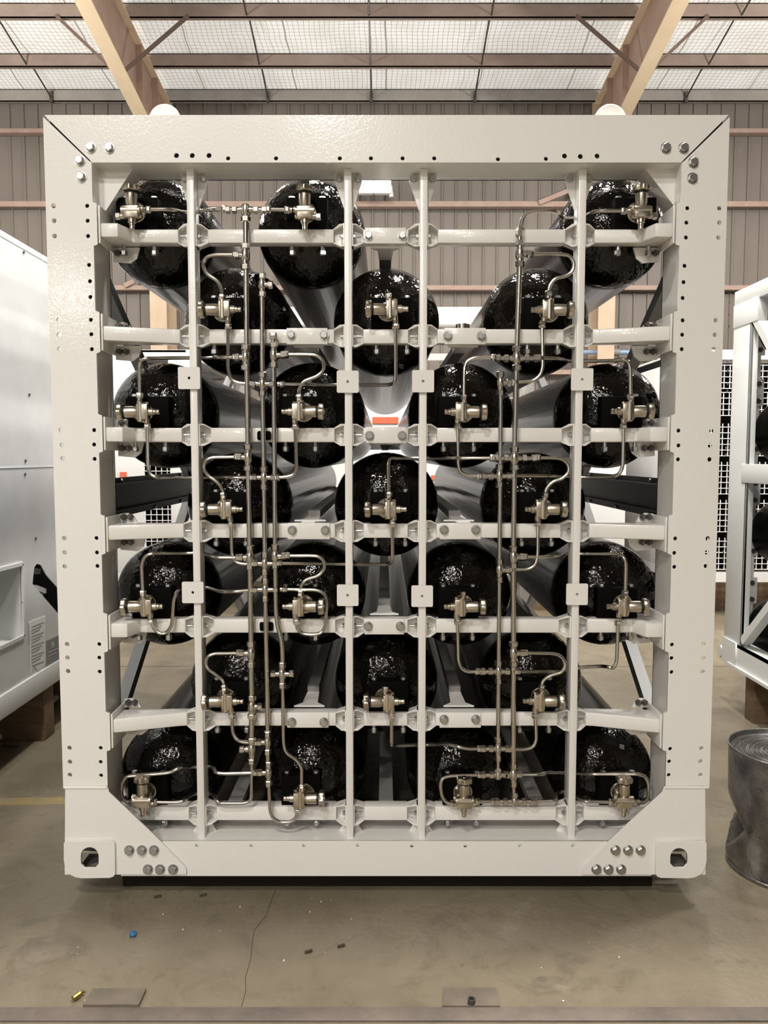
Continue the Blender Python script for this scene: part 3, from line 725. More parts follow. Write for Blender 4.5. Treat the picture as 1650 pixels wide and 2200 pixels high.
T = [
 ('short steel tube from top row far left valve passing behind first bar', [(315, 450), (372, 450), (393, 456, YBK), (418, 458, YBK), (434, 454, 2.99), (455, 450), (486, 449)]),
 ('short straight steel tube from the top row left centre valve to the tee', [(621, 451), (573, 450)]),
 ('small S-bent tube curling from second row left valve up to the thick riser', [(477, 642), (477, 622), (468, 604), (443, 588), (435, 570), (441, 553), (460, 548), (509, 548)]),
 ('thin tube dropping from second row left valve and turning right behind the thick riser', [(490, 697), (490, 795), (497, 817), (515, 824), (545, 824)]),
 ('long thin tube dropping from second row middle valve and running left at the plates', [(850, 697), (850, 812), (848, 822), (838, 827, 2.96), (775, 827, YBK), (722, 827, YBK), (660, 826, 2.93), (603, 825)]),
 ('thin tube rising from third row far left valve then running right behind first bar', [(300, 853), (299, 785), (303, 773), (316, 770), (385, 769, YBK), (440, 769, YBK), (470, 768), (508, 768)]),
 ('thin tube dropping from third row far left valve then running right behind first bar', [(316, 912), (318, 1005), (323, 1020), (338, 1026), (395, 1026, YBK), (445, 1025, YBK), (490, 1026), (545, 1026)]),
 ('S-bent tube curling from third row left centre valve up to the third riser', [(642, 857), (642, 838), (650, 820), (683, 808), (696, 795), (695, 775), (680, 763), (655, 762), (611, 762)]),
 ('short tube dropping from third row left centre valve and turning left to a cross', [(634, 913), (637, 1005), (632, 1020), (615, 1025), (591, 1026)]),
 ('small S-bent tube curling from fourth row left valve up to the thick riser', [(480, 1067), (477, 1048), (464, 1033), (446, 1022), (437, 1005), (440, 990), (455, 983), (512, 982)]),
 ('thin tube dropping from fourth row left valve and turning right behind the thick riser', [(496, 1123), (498, 1190), (503, 1206), (520, 1212), (548, 1211)]),
 ('long thin tube from fourth row middle valve running left between the upper and lower plates', [(843, 1123), (843, 1203), (836, 1213, 2.96), (775, 1213, YBK), (720, 1212, YBK), (660, 1211, 2.94), (597, 1210)]),
 ('thin tube rising from fourth row middle valve then running right to the right risers', [(835, 1066), (834, 992), (840, 985, 2.95), (880, 985, YBK), (930, 986, YBK), (985, 984, 2.91), (1062, 984, 2.905)]),
 ('thin tube rising from fifth row far left valve and running right behind first bar', [(307, 1277), (304, 1212), (311, 1194), (328, 1189), (395, 1189, YBK), (432, 1187, YBK), (448, 1193, 2.95), (465, 1198), (515, 1198)]),
 ('U-bent tube below fifth row far left valve returning up behind the square plate', [(325, 1333), (331, 1352), (345, 1362), (358, 1360), (369, 1345), (373, 1288), (380, 1270), (393, 1264, 2.98), (420, 1262, YBK), (445, 1262, YBK), (475, 1272, 2.95), (500, 1271), (545, 1267)]),
 ('S-bent tube curling from fifth row left centre valve up to the third riser', [(645, 1277), (646, 1260), (655, 1246), (685, 1237), (697, 1223), (696, 1205), (684, 1195), (665, 1194), (614, 1194)]),
 ('loop-shaped tube under fifth row left centre valve returning to the double cross', [(637, 1333), (638, 1348), (648, 1361), (668, 1364), (690, 1361), (699, 1347), (702, 1290), (697, 1275), (680, 1267), (609, 1266)]),
 ('small S-bent tube curling from sixth row left valve up to the thick riser', [(482, 1480), (480, 1463), (465, 1450), (447, 1438), (441, 1424), (446, 1410), (460, 1404), (517, 1403)]),
 ('thin tube dropping from sixth row left valve and turning right to a low tee', [(498, 1535), (500, 1575), (508, 1590), (524, 1595), (556, 1595)]),
 ('thin tube dropping from sixth row middle valve then running right behind third bar', [(841, 1535), (841, 1600), (843, 1603, 2.95), (856, 1602, 2.985), (895, 1601, YBK), (930, 1600, YBK), (960, 1599, 2.96), (985, 1604), (1003, 1609), (1034, 1609)]),
 ('crooked thin tube from bottom row far left valve looping up and over to the right', [(287, 1724), (270, 1723), (261, 1710), (262, 1682), (271, 1668), (345, 1662), (365, 1660), (385, 1649), (410, 1648, YBK), (452, 1647, YBK), (461, 1652, 2.97), (463, 1660), (480, 1662), (552, 1660)]),
 ('thin steel tube from top row far right valve stepping behind fourth bar down to riser', [(1343, 453), (1278, 453), (1258, 464, YBK), (1242, 468, YBK), (1206, 468, 3.0), (1200, 457, 2.94), (1185, 453), (1142, 454), (1122, 466), (1116, 498)]),
 ('U-curved tube from second row right valve up and around to the right riser', [(1178, 634), (1180, 614), (1192, 598), (1215, 594), (1231, 583), (1234, 565), (1225, 550), (1205, 546), (1136, 546)]),
 ('thin tube dropping from second row right valve and turning left to a short riser', [(1165, 695), (1166, 788), (1161, 806), (1145, 819), (1102, 821)]),
 ('thin tube rising from third row right centre valve and turning right to a cross', [(997, 857), (998, 790), (1003, 776), (1020, 768), (1064, 768)]),
 ('thin tube dropping from third row right centre valve and turning right to a cross', [(984, 912), (985, 1000), (990, 1015), (1006, 1022), (1034, 1023)]),
 ('thin tube rising from third row far right valve and running left behind fourth bar', [(1355, 856), (1354, 790), (1350, 776), (1338, 771), (1322, 775, 2.95), (1265, 776, YBK), (1215, 776, YBK), (1207, 770, 2.94), (1157, 769)]),
 ('thin tube dropping from third row far right valve and running left behind fourth bar', [(1340, 912), (1338, 1003), (1330, 1020), (1308, 1025, 2.96), (1255, 1026, YBK), (1215, 1024, YBK), (1190, 1023, 2.95), (1100, 1022)]),
 ('U-curved tube from fourth row right valve up and around to the right risers', [(1171, 1066), (1173, 1050), (1186, 1035), (1209, 1028), (1222, 1014), (1222, 1000), (1212, 988), (1195, 984), (1152, 984)]),
 ('thin tube dropping from fourth row right valve and turning left to a short riser', [(1156, 1122), (1155, 1195), (1150, 1214), (1135, 1223), (1093, 1224)]),
 ('thin tube rising from fifth row far right valve and running left behind fourth bar', [(1343, 1277), (1345, 1212), (1341, 1196), (1325, 1190, 2.95), (1250, 1190, YBK), (1212, 1190, YBK), (1198, 1195, 2.95), (1180, 1197), (1124, 1197)]),
 ('thin tube dropping from fifth row right centre valve and turning right to a cross', [(983, 1333), (985, 1420), (992, 1437), (1006, 1443), (1030, 1443)]),
 ('long thin tube dropping from fifth row far right valve and running left', [(1328, 1335), (1325, 1422), (1318, 1436), (1308, 1433), (1295, 1431, 2.98), (1245, 1434, YBK), (1210, 1440, YBK), (1190, 1443, 2.95), (1108, 1443)]),
 ('U-curved tube from sixth row right valve up and around to the right riser', [(1163, 1480), (1165, 1463), (1180, 1452), (1205, 1445), (1214, 1434), (1213, 1420), (1203, 1408), (1188, 1404), (1125, 1403)]),
 ('thin tube dropping from sixth row right valve and turning left to a low cross', [(1150, 1534), (1152, 1590), (1146, 1605), (1130, 1610), (1092, 1610)]),
 ('hook-shaped tube around the bottom row right centre valve back to the right riser', [(975, 1727), (960, 1725), (949, 1710), (946, 1685), (950, 1672), (966, 1667), (1034, 1665)]),
 ('short straight tube from bottom row right centre valve to the bottom fitting', [(1022, 1722), (1063, 1722)]),
 ('long hook-shaped tube around the bottom row far right valve running left', [(1365, 1725), (1384, 1725), (1393, 1714), (1393, 1682), (1386, 1667), (1370, 1663), (1265, 1663, 2.96), (1235, 1661, YBK), (1205, 1660, YBK), (1176, 1660, 2.97), (1165, 1664), (1112, 1664)]),
 ('stepped tube from bottom row far right valve running left behind fourth bar', [(1316, 1723), (1252, 1722), (1240, 1712, 2.98), (1230, 1705, YBK), (1202, 1700, YBK), (1196, 1706, 2.99), (1192, 1720), (1180, 1721), (1146, 1722)]),
]
for lab, pts in T: gtube(lab, pts)
# --- risers
def fitting(root, kind, x, y, r, up=22, dn=22, left=(), right=(), capu=False):
    """tee or cross in pixel units: hub, vertical nuts, arm nuts"""
    c = P((x, y)); b = NB()
    U_ = P((x, y - up)); D_ = P((x, y + dn)); hr = r * 1.25
    cyl(b, U_, D_, hr, 14); lathe(b, c + Vector((0, 0, hr * 1.4)), (0, 0, -1), [(hr * 1.15, 0), (hr * 1.35, .004), (hr * 1.35, hr * 2.8 - .004), (hr * 1.15, hr * 2.8)], 12)
    for side, lst in ((-1, left), (1, right)):
        if lst:
            e = P((x + side * lst[-1], y)); cyl(b, c, e, .0088, 12); cyl(b, c, P((x + side * 13, y)), hr * .95, 12)
    f = obj(kind, b, FIT, root)
    nr = r * 1.72
    for p in ([U_, D_] if not capu else [U_, D_]):
        b = NB(); hexp(b, p - Vector((0, 0, .0105)), p + Vector((0, 0, .0105)), nr); obj('union_nut', b, FIT, root)
    for side, lst in ((-1, left), (1, right)):
        for d in lst:
            b = NB(); e = P((x + side * d, y)); hexp(b, e - Vector((.0095, 0, 0)), e + Vector((.0095, 0, 0)), .0145); obj('arm_nut', b, FIT, root)
    return f
def riser(label, segs):
    t = thing('gas_riser', label, 'pipe', P(segs[0][0][0]), 'vertical gas risers in the white rack')
    for pts, r in segs:
        b = NB(); tube(b, [P(p) for p in pts], r, .05, 14); obj('riser_tube', b, STEEL, t)
    return t
L1 = riser('thick steel riser with side tees, first from the left', [
    ([(528, 470), (530, 700), (533, 983), (537, 1198), (540, 1405), (541, 1640)], .0106),
    ([(541, 1640), (540, 1712), (536, 1722), (522, 1726), (475, 1726), (465, 1720), (460, 1708, 2.99), (450, 1704, YBK), (418, 1704, YBK), (404, 1712, 2.97), (396, 1721), (380, 1724), (332, 1723)], .0069)])
for a in [('tee_fitting', 528, 451, .0105, 2, 20, (24, 38), (22, 40)), ('tee_fitting', 527, 549, .0098, 20, 25, (18,), ()), ('tee_fitting', 528, 768, .0098, 22, 22, (19,), ()), ('tee_fitting', 533, 983, .0098, 23, 23, (19,), ()),
          ('tee_fitting', 537, 1198, .0098, 21, 20, (20,), ()), ('tee_fitting', 540, 1404, .0098, 20, 24, (21,), ()), ('tee_fitting', 541, 1518, .0098, 19, 21, (), (17,)), ('tee_fitting', 541, 1610, .0098, 20, 25, (21,), ())]: fitting(L1, *a)
nut(L1, (332, 1723), (380, 1724))
L2 = riser('slimmer steel riser with cross fittings, second from the left', [
    ([(563, 595), (564, 825), (567, 1025), (570, 1267), (574, 1480), (576, 1690)], .0092),
    ([(578, 1690), (580, 1742), (586, 1758), (602, 1767), (622, 1767), (636, 1758), (639, 1741)], .0069)])
for a in [('tee_fitting', 563, 612, .0085, 19, 20, (), (18,)), ('cross_fitting', 564, 825, .0085, 20, 20, (20,), (20,)), ('cross_fitting', 567, 1026, .0085, 18, 20, (20,), (20,)), ('cross_fitting', 569, 1211, .0085, 19, 19, (20,), (22,)),
          ('cross_fitting', 570, 1267, .0085, 18, 20, (22,), (22,)), ('tee_fitting', 575, 1595, .0085, 19, 20, (18,), ()), ('tee_fitting', 577, 1660, .0085, 19, 22, (18,), ())]: fitting(L2, *a)
nut(L2, (639, 1743), (638, 1755))
L3 = riser('steel riser with a sideways kink near its lower end, third from the left', [
    ([(587, 722), (589, 900), (591, 1195), (593, 1315), (597, 1345), (605, 1375), (607, 1402), (607, 1475)], .0092),
    ([(607, 1475), (609, 1598), (614, 1617), (638, 1633), (648, 1648), (648, 1692)], .0069)])
for a in [('tee_fitting', 588, 763, .009, 22, 21, (), (20,)), ('tee_fitting', 591, 1195, .009, 20, 20, (), (18,)), ('cross_fitting', 606, 1448, .009, 20, 24, (19,), (20,))]: fitting(L3, *a)
b = NB(); p = P((587, 722)); hexp(b, p - Vector((0, 0, .012)), p + Vector((0, 0, .012)), .0145); obj('cap_nut', b, FIT, L3)
nut(L3, (648, 1690), (648, 1660))
R1 = riser('shorter slim steel riser starting beside the square plate, right of the third bar', [
    ([(1076, 808), (1075, 985), (1073, 1225), (1071, 1443), (1070, 1620)], .0086), ([(1070, 1620), (1070, 1664)], .0069)])
for a in [('tee_fitting', 1075, 822, .0085, 18, 22, (), (19,)), ('cross_fitting', 1073, 1023, .0085, 20, 18, (17, 33), (20,)), ('tee_fitting', 1073, 1225, .0085, 18, 20, (), (17,)), ('cross_fitting', 1071, 1443, .0085, 18, 20, (17, 33), (19,)),
          ('cross_fitting', 1070, 1609, .0085, 19, 20, (15, 32), (19,)), ('elbow_fitting', 1070, 1665, .0085, 10, 2, (14, 32), (20,))]: fitting(R1, *a)
R2 = riser('thick steel riser with crosses and tees, left of the fourth bar', [
    ([(1116, 498), (1117, 560), (1110, 770), (1105, 985), (1103, 1197), (1103, 1404), (1103, 1670)], .0106), ([(1103, 1670), (1104, 1720)], .0075)])
for a in [('tee_fitting', 1117, 545, .0098, 22, 22, (), (18,)), ('cross_fitting', 1110, 770, .0098, 20, 20, (22, 40), (22, 42)), ('cross_fitting', 1105, 985, .0098, 20, 19, (18, 36), (22, 42)), ('tee_fitting', 1103, 1197, .0098, 18, 18, (), (18,)),
          ('tee_fitting', 1103, 1404, .0098, 20, 22, (), (19,)), ('tee_fitting', 1103, 1664, .0098, 19, 20, (18,), ()), ('tee_fitting', 1105, 1722, .0085, 14, 2, (20, 38), (20, 38))]: fitting(R2, *a)
nut(R2, (1116, 503), (1116, 520), .0145)

# loose steel ring lying on the second row rail
b = NB(); v = U(994, 701, 2.985); lathe(b, (v.x, 2.985, v.z - .014), (0, 0, 1), [(.022, 0), (.026, .003), (.026, .02), (.022, .023), (.017, .023), (.017, 0), (.022, 0)], 24, caps=False)
tag(obj('hose_clamp', b, FIT), 'small steel ring clamp lying on the second row rail beside third bar', 'clamp')

# ------------------------------------------------------------------ silver container on the left
XS = -2.0
def SF(px, py): v = UX(px, py, XS); return (v.y, v.z)
zs0, zs1 = -1.37, 1.174
sil = thing('silver_container', 'tall silver sheet metal container at the left edge, standing on wooden blocks', 'container', (XS - 1, 4, zs0))
YS0, YS1 = 2.2, 5.6
slot1 = [(72, 1232), (74, 1218), (80, 1211), (88, 1214), (100, 1236), (129, 1268), (131, 1326), (118, 1310), (70, 1255)]
slot2 = [(121, 1205), (126, 1190), (136, 1196), (140, 1240), (128, 1232)]
win = [(-60, 1238), (47, 1211), (50, 1367), (-60, 1420)]
pl = holed([(YS0, zs0 + .12), (YS1, zs0 + .12), (YS1, zs1), (YS0, zs1)], [[SF(*p) for p in slot1], [SF(*p) for p in slot2], [SF(*p) for p in win]], .006, lambda a, b, t: (XS - t, a, b))
obj('side_panel', pl, SILVER, sil, smooth=False)
b = NB(); box(b, XS - 2.4, XS - .006, YS1 - .01, YS1, zs0 + .1, zs1); box(b, XS - 2.4, XS - .006, YS0, YS0 + .01, zs0 + .1, zs1); box(b, XS - 2.4, XS - .006, YS0, YS1, zs1 - .01, zs1); box(b, XS - 2.4, XS - 2.39, YS0, YS1, zs0 + .1, zs1)
obj('outer_shell', b, SILVER, sil)
b = NB(); box(b, XS - .6, XS - .59, YS0 + .02, YS1 - .02, zs0 + .1, zs1 - .02); obj('inner_wall', b, BLOCK, sil)
b = NB(); box(b, XS - .02, XS + .012, YS0, YS1, zs0, zs0 + .125, .006); box(b, XS - 2.4, XS - .02, YS0, YS1, zs0, zs0 + .1)
obj('base_rail', b, WHITE2, sil)
b = NB(); box(b, XS, XS + .004, YS0, YS1, SF(60, 1003)[1] - .004, SF(60, 1003)[1]); box(b, XS - .004, XS + .003, YS0, YS1, zs1 - .03, zs1 + .002); obj('sheet_seam', b, SILVER, sil)
b = NB()
w = [SF(*p) for p in win]
y0 = w[0][0]; y1 = w[2][0]; zlo = min(p[1] for p in w) ; zhi = max(p[1] for p in w)
box(b, XS - .30, XS - .29, y0, y1 + .02, zlo - .02, zhi + .02); box(b, XS - .3, XS - .007, y1, y1 + .01, zlo - .02, zhi + .02); box(b, XS - .3, XS - .007, y0, y1, zlo - .03, zlo - .02); box(b, XS - .3, XS - .007, y0, y1, zhi + .02, zhi + .03)
rec = obj('recess_box', b, WHITE2, sil)
b = NB()
for p, q in (((-60, 1238), (47, 1211)), ((47, 1211), (50, 1367)), ((50, 1367), (-60, 1420))):
    bar(b, (XS + .004, *SF(*p)), (XS + .004, *SF(*q)), .012, .02, up=(0, 0, 1))
obj('window_frame', b, WHITE2, rec)
b = NB(); v = Vector((XS - .12, *SF(8, 1330))); cyl(b, v, v + Vector((0, 0, .06)), .022); cyl(b, v + Vector((0, -.05, .03)), v + Vector((0, .05, .03)), .014); obj('brass_valve', b, BRASS, rec)
b = NB(); v = Vector((XS - .12, *SF(10, 1350))); cyl(b, v, v + Vector((0, 0, -.12)), .012); obj('hose_end', b, RUBBER, rec)
for px, py in ((50, 542), (62, 848), (54, 990), (53, 1019), (76, 1157), (88, 1447), (15, 1500), (48, 1294), (52, 1356)):
    b = NB(); v = Vector((XS, *SF(px, py))); cyl(b, v, v + Vector((.006, 0, 0)), .008, 8); obj('rivet', b, BOLTD, sil)
# parts seen through the slots
b = NB()
for p, q in (((86, 1225), (100, 1228)), ((90, 1262), (112, 1270)), ((122, 1200), (140, 1200)), ((122, 1212), (140, 1212))):
    bar(b, (XS - .05, *SF(*p)), (XS - .05, *SF(*q)), .03, .03)
v = Vector((XS - .06, *SF(109, 1288))); lathe(b, v, (1, .3, 0), [(.05, 0), (.05, .012)], 24)
obj('inner_fittings', b, WHITE2, sil)
# placards
pap = [(61, 1337), (96, 1323), (97, 1428), (80, 1441), (73, 1430), (65, 1448)]
b = NB(); prism(b, [(XS + .002, *SF(*p)) for p in pap][::-1], (.002, 0, 0)); o = obj('notice_sheet', b, PAPER, sil, smooth=False)
b = NB()
for k in range(13):
    y = 1345 + k * 7
    a = SF(66, y + 2); c = SF(92 - (k % 3) * 4, y - 8); bar(b, (XS + .0045, *a), (XS + .0045, *c), .0012, .008, up=(0, 0, 1))
obj('print', b, INK, o)
pap = [(97, 1377), (128, 1363), (128, 1413), (97, 1430)]
b = NB(); prism(b, [(XS + .002, *SF(*p)) for p in pap][::-1], (.004, 0, 0)); o = obj('data_plate', b, TAG, sil, smooth=False)
b = NB(); v = Vector((XS + .006, *SF(112, 1386))); cyl(b, v, v + Vector((.002, 0, 0)), .02, 12)
for p, q in (((102, 1402), (124, 1393)), ((102, 1410), (120, 1402))): bar(b, (XS + .0065, *SF(*p)), (XS + .0065, *SF(*q)), .001, .008)
obj('print', b, INK, o)
for j, Y in enumerate((2.6, 3.7, 4.55, 5.3)):
    b = NB(); box(b, XS - 2.35, XS - .02, Y, Y + .14, FL, zs0, .004)
    tag(obj('wooden_block', b, WOOD), ['wooden support block under the silver container, nearest the camera', 'wooden support block under the silver container, second from the camera', 'wooden support block under silver container, partly behind the rack post', 'wooden support block under the silver container, farthest back'][j], 'timber', 'wooden blocks under the silver container')
b = NB(); tube(b, [UZ(-40, 1618) + Vector((0, 0, .025)), UZ(35, 1565) + Vector((0, 0, .025)), UZ(128, 1502) + Vector((0, 0, .025)), UZ(170, 1470) + Vector((0, 0, .025))], .024)
tag(obj('floor_pipe', b, WHITE2), 'pale grey pipe lying on the floor beneath the silver container', 'pipe')
b = NB(); tube(b, [UZ(8, 1602) + Vector((0, 0, .004)), UZ(25, 1606) + Vector((0, 0, .004)), UZ(42, 1605) + Vector((0, 0, .004))], .004)
tag(obj('wire_scrap', b, DIRT), 'short dark wire lying on the floor in front of silver container', 'wire')

# ------------------------------------------------------------------ second white rack on the right
XT = 2.31
def RF(px, py): v = UX(px, py, XT); return (v.y, v.z)
zt0, zt1 = -1.39, 1.076
ys0, ys1 = 2.5, 5.24
r2 = thing('second_rack', 'white steel rack at the right edge with sideways black cylinders', 'rack', (XT + 1, 4, zt0))
b = NB(); box(b, XT, XT + .02, ys1 - .25, ys1, zt0 + .16, zt1 - .1, .003); box(b, XT, XT + .05, ys1 - .25, ys1 - .235, zt0 + .16, zt1 - .1, .003)
obj('corner_post', b, WHITE2, r2)
b = NB(); box(b, XT + .02, XT + .17, ys1 - .04, ys1 - .02, zt0 + .16, zt1 - .1); obj('post_web', b, WHITE2, r2)
b = NB(); box(b, XT - .005, XT + .06, ys1 - .34, ys1 + .002, zt1 - .24, zt1 - .09, .005); obj('top_casting', b, WHITE2, r2)
for py in (650, 675, 700, 795, 825, 840, 962, 977, 1170, 1185, 1200, 1280, 1300, 1312):
    v = UX(1568 - (py - 650) * .025, py, XT); b = NB(); cyl(b, v, v + Vector((-.003, 0, 0)), .009, 8); obj('rivet', b, BOLTD, r2)
pl = holed([(ys1 - .2, zt0), (ys1, zt0), (ys1, zt0 + .17), (ys1 - .2, zt0 + .17)], [[RF(*p) for p in ((1545, 1395), (1550, 1386), (1554, 1393), (1554, 1405), (1549, 1413), (1545, 1407))]], .02, lambda a, b, t: (XT - .012 + t, a, b))
obj('corner_casting', pl, WHITE2, r2, smooth=False)
b = NB(); box(b, XT, XT + .08, ys0, ys1, zt1 - .1, zt1, .004); obj('top_rail', b, WHITE2, r2)
b = NB(); box(b, XT, XT + .012, ys0, ys1 - .2, zt0, zt0 + .16); box(b, XT - .02, XT + .1, ys0, ys1 - .1, zt0, zt0 + .02); box(b, XT, XT + .1, ys0, ys1 - .2, zt0 + .14, zt0 + .16); obj('bottom_rail', b, WHITE2, r2)
zc = RF(1620, 1018)[1]
b = NB(); box(b, XT - .006, XT + .06, ys0, ys1 - .19, zc - .06, zc + .06, .004); obj('middle_rail', b, WHITE2, r2)
for p, q in (((1618, 682), (1680, 800)), ((1592, 1378), (1680, 1262))):
    b = NB(); a = RF(*p); c = RF(*q); bar(b, (XT + .03, *a), (XT + .03, *c), .05, .06, up=(1, 0, 0)); obj('diagonal_brace', b, WHITE2, r2, smooth=False)
for py in (726, 838, 945, 1060, 1175, 1285):
    a = RF(1607, py); b = NB(); box(b, XT + .075, XT + .19, ys1 - .055, ys1 - .04, a[1] - .09, a[1] + .09, .006); o = obj('bracket_plate', b, WHITE2, r2)
    for dx, dz in ((.02, -.055), (-.015, 0), (.02, .055)):
        b = NB(); p = Vector((XT + .13 + dx, ys1 - .055, a[1] + dz)); hexp(b, p, p + Vector((0, -.02, 0)), .017); obj('bolt', b, BOLTD, o)
b = NB(); box(b, XT + 2.1, XT + 2.2, ys0, ys1, zt0, zt0 + .16); box(b, XT + 2.1, XT + 2.2, ys0, ys1, zt1 - .1, zt1); box(b, XT + 2.1, XT + 2.2, ys1 - .1, ys1, zt0, zt1)
obj('far_side_frame', b, WHITE2, r2)
for z_ in (zt0, zt1 - .12):
    b = NB(); box(b, XT + .05, XT + 2.1, ys1 - .06, ys1, z_, z_ + .12); obj('end_beam', b, WHITE2, r2)
for j, (zz, nm) in enumerate(((.85, 'top'), (.16, 'second'), (-.5, 'third'), (-1.15, 'bottom'))):
    t = thing('gas_cylinder', 'black gas cylinder lying in the right edge rack, %s one down' % nm if nm != 'bottom' else 'black gas cylinder lying lowest in the right edge rack', 'gas cylinder', (XT + .345, 5.31, zz), 'black gas cylinders in the right rack')
    b = NB(); prof = [(.03, 0)] + [(.22 * math.sin(k / 10 * PI / 2), .16 * (1 - math.cos(k / 10 * PI / 2))) for k in range(2, 11)] + [(.22, 2.7)]
    lathe(b, (0, 0, 0), (0, -1, 0), prof, 40); obj('body', b, BODY, t, True)
for j, Y in enumerate((2.7, 4.0, 4.85)):
    b = NB(); box(b, XT + .03, XT + 2.1, Y, Y + .12, zt0 - .06, zt0, .003); box(b, XT + .03, XT + .16, Y, Y + .12, FL, zt0 - .06, .003); box(b, XT + 1.9, XT + 2.05, Y, Y + .12, FL, zt0 - .06, .003)
    tag(obj('wooden_skid', b, WOOD), ['wooden skid under right edge rack, nearest the camera', 'wooden skid under right edge rack, just right of the white post', 'wooden skid under right edge rack, farthest back'][j], 'timber', 'wooden skids under the right rack')

# ------------------------------------------------------------------ white caged units behind
def cage(label, x0, x1, y0, y1, z0, z1, mesh, solid):
    t = thing('caged_unit', label, 'container', ((x0 + x1) / 2, (y0 + y1) / 2, z0))
    b = NB()
    for x in (x0, x1 - .1):
        for y in (y0, y1 - .1): box(b, x, x + .1, y, y + .1, z0, z1)
    for z in (z0, z1 - .1):
        for y in (y0, y1 - .1): box(b, x0 + .1, x1 - .1, y, y + .1, z, z + .1)
        for x in (x0, x1 - .1): box(b, x, x + .1, y0 + .1, y1 - .1, z, z + .1)
    obj('frame', b, WHITEB, t)
    for a, c, d, e in mesh:
        b = NB(); st = .06; x = a
        k = 0
        while a + k * st < c: box(b, a + k * st, a + k * st + .007, y0 + .02, y0 + .03, d, e); k += 1
        k = 0
        while d + k * st < e: box(b, a, c, y0 + .015, y0 + .025, d + k * st, d + k * st + .007); k += 1
        obj('wire_mesh', b, WHITEB, t)
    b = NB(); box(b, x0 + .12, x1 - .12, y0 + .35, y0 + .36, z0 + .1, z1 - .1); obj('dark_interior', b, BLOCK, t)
    for q in solid:
        b = NB(); box(b, *q, .004); obj('panel', b, WHITEB, t)
    return t
z0, z1 = -1.33, 1.1
mz = [(-1.2, -.86), (-.8, -.46), (-.4, -.06), (0.0, .34), (.42, .66), (.7, .95)]
lc = cage('white mesh caged unit behind the left side of the rack', -4.6, -1.95, 8.2, 10.2, z0, z1, [(-2.52, -2.24, a, c) for a, c in mz], [(-4.5, -2.52, 8.2, 8.24, z0 + .1, z1 - .1), (-2.24, -2.05, 8.2, 8.24, z0 + .1, z1 - .1), (-4.5, -2.05, 8.2, 10.1, z1 - .03, z1)])
b = NB()
for px0, px1, py0, py1 in ((258, 272, 1014, 1026), (259, 271, 1083, 1090)): 
    p = U(px0, py0, 8.19); q = U(px1, py1, 8.19); box(b, p.x, q.x, 8.185, 8.2, q.z, p.z)
obj('red_sticker', b, RED, lc)
b = NB(); p = U(260, 1112, 8.19); q = U(271, 1124, 8.19); box(b, p.x, q.x, 8.185, 8.2, q.z, p.z); obj('blue_sticker', b, BLUE, lc)
rc = cage('white mesh caged unit standing between the rack and the right edge rack', 3.1, 5.6, 8.2, 10.4, z0, z1, [(3.36, 3.62, a, c) for a, c in mz] + [(3.7, 4.3, a, c) for a, c in mz], [(3.1, 3.13, 8.3, 10.3, z0 + .1, z1 - .02), (3.2, 3.34, 8.2, 8.24, z0 + .1, z1 - .1), (4.32, 5.5, 8.2, 8.24, z0 + .1, z1 - .1), (3.63, 3.69, 8.2, 8.24, z0 + .1, z1 - .1)])
# plain white unit at the far end, seen between the cylinders
cc = thing('white_container', 'plain white container with an orange-red stripe, seen between the cylinders', 'container', (0.1, 9, -1.33))
b = NB(); box(b, -1.2, 2.6, 8.4, 10.2, -1.33, .62, .01); obj('shell', b, WHITEB, cc)
b = NB()
for p, q in (((800, 896), (856, 910)), ((926, 1021), (955, 1031))):
    a = U(*p, 8.39); c = U(*q, 8.39); box(b, a.x, c.x, 8.385, 8.4, c.z, a.z)
obj('red_stripe', b, RED, cc)
for j, (o_, x0, x1) in enumerate(((lc, -4.6, -1.95), (rc, 3.1, 5.6), (cc, -1.2, 2.6))):
    b = NB()
    for Y in (8.5, 9.8): box(b, x0 + .05, x1 - .05, Y, Y + .15, FL, -1.33)
    tag(obj('timber_support', b, WOOD), ['dark timber skids under the left caged unit', 'dark timber skids under the right caged unit', 'dark timber skids under the plain white container'][j], 'timber')

# ------------------------------------------------------------------ galvanised bin
bx, by = 1.655, 3.12
bz = FL
bn = thing('metal_bin', 'dented galvanised metal bin upside down on the floor at right edge', 'bin', (bx, by, bz))
b = NB(); H = .50; seg = 72; rings = []
for k in range(25):
    t = k / 24; ring = []
    for j in range(seg):
        a = 2 * PI * j / seg
        r = .215 + .012 * t
        if t > .97: r += .004
        # dent on the side facing the rack
        da = (a - PI * .92 + PI) % (2 * PI) - PI
        r -= .085 * max(0, 1 - abs(t - .33) / (.2 if t < .33 else .34) - abs(da) / .75)
        r += .012 * math.exp(-(da / .3) ** 2 - ((t - .10) / .05) ** 2)
        da2 = (a - PI * 1.22 + PI) % (2 * PI) - PI
        r -= .022 * math.exp(-(da2 / .16) ** 2 - ((t - .2) / .22) ** 2)
        r += .01 * math.exp(-((da2 + .22) / .08) ** 2 - ((t - .22) / .2) ** 2)
        da3 = (a - PI * 1.5 + PI) % (2 * PI) - PI
        r -= .02 * math.exp(-(da3 / .3) ** 2 - ((t - .15) / .12) ** 2)
        ring.append(b.verts.new((bx + r * math.cos(a), by + r * math.sin(a), bz + t * H)))
    rings.append(ring)
for A, B in zip(rings, rings[1:]):
    for k in range(seg): b.faces.new((A[k], A[(k + 1) % seg], B[(k + 1) % seg], B[k]))
b.faces.new(rings[0][::-1])
obj('body', b, GALV, bn)
b = NB(); prof = []
for k in range(60):
    r = .222 * (1 - k / 60); prof.append((max(r, .002), -.02 + .0035 * math.sin(k * 1.35)))
lathe(b, (bx, by, bz + H), (0, 0, 1), [(.226, .0)] + prof, 64, caps=False); obj('ringed_end', b, GALV, bn)
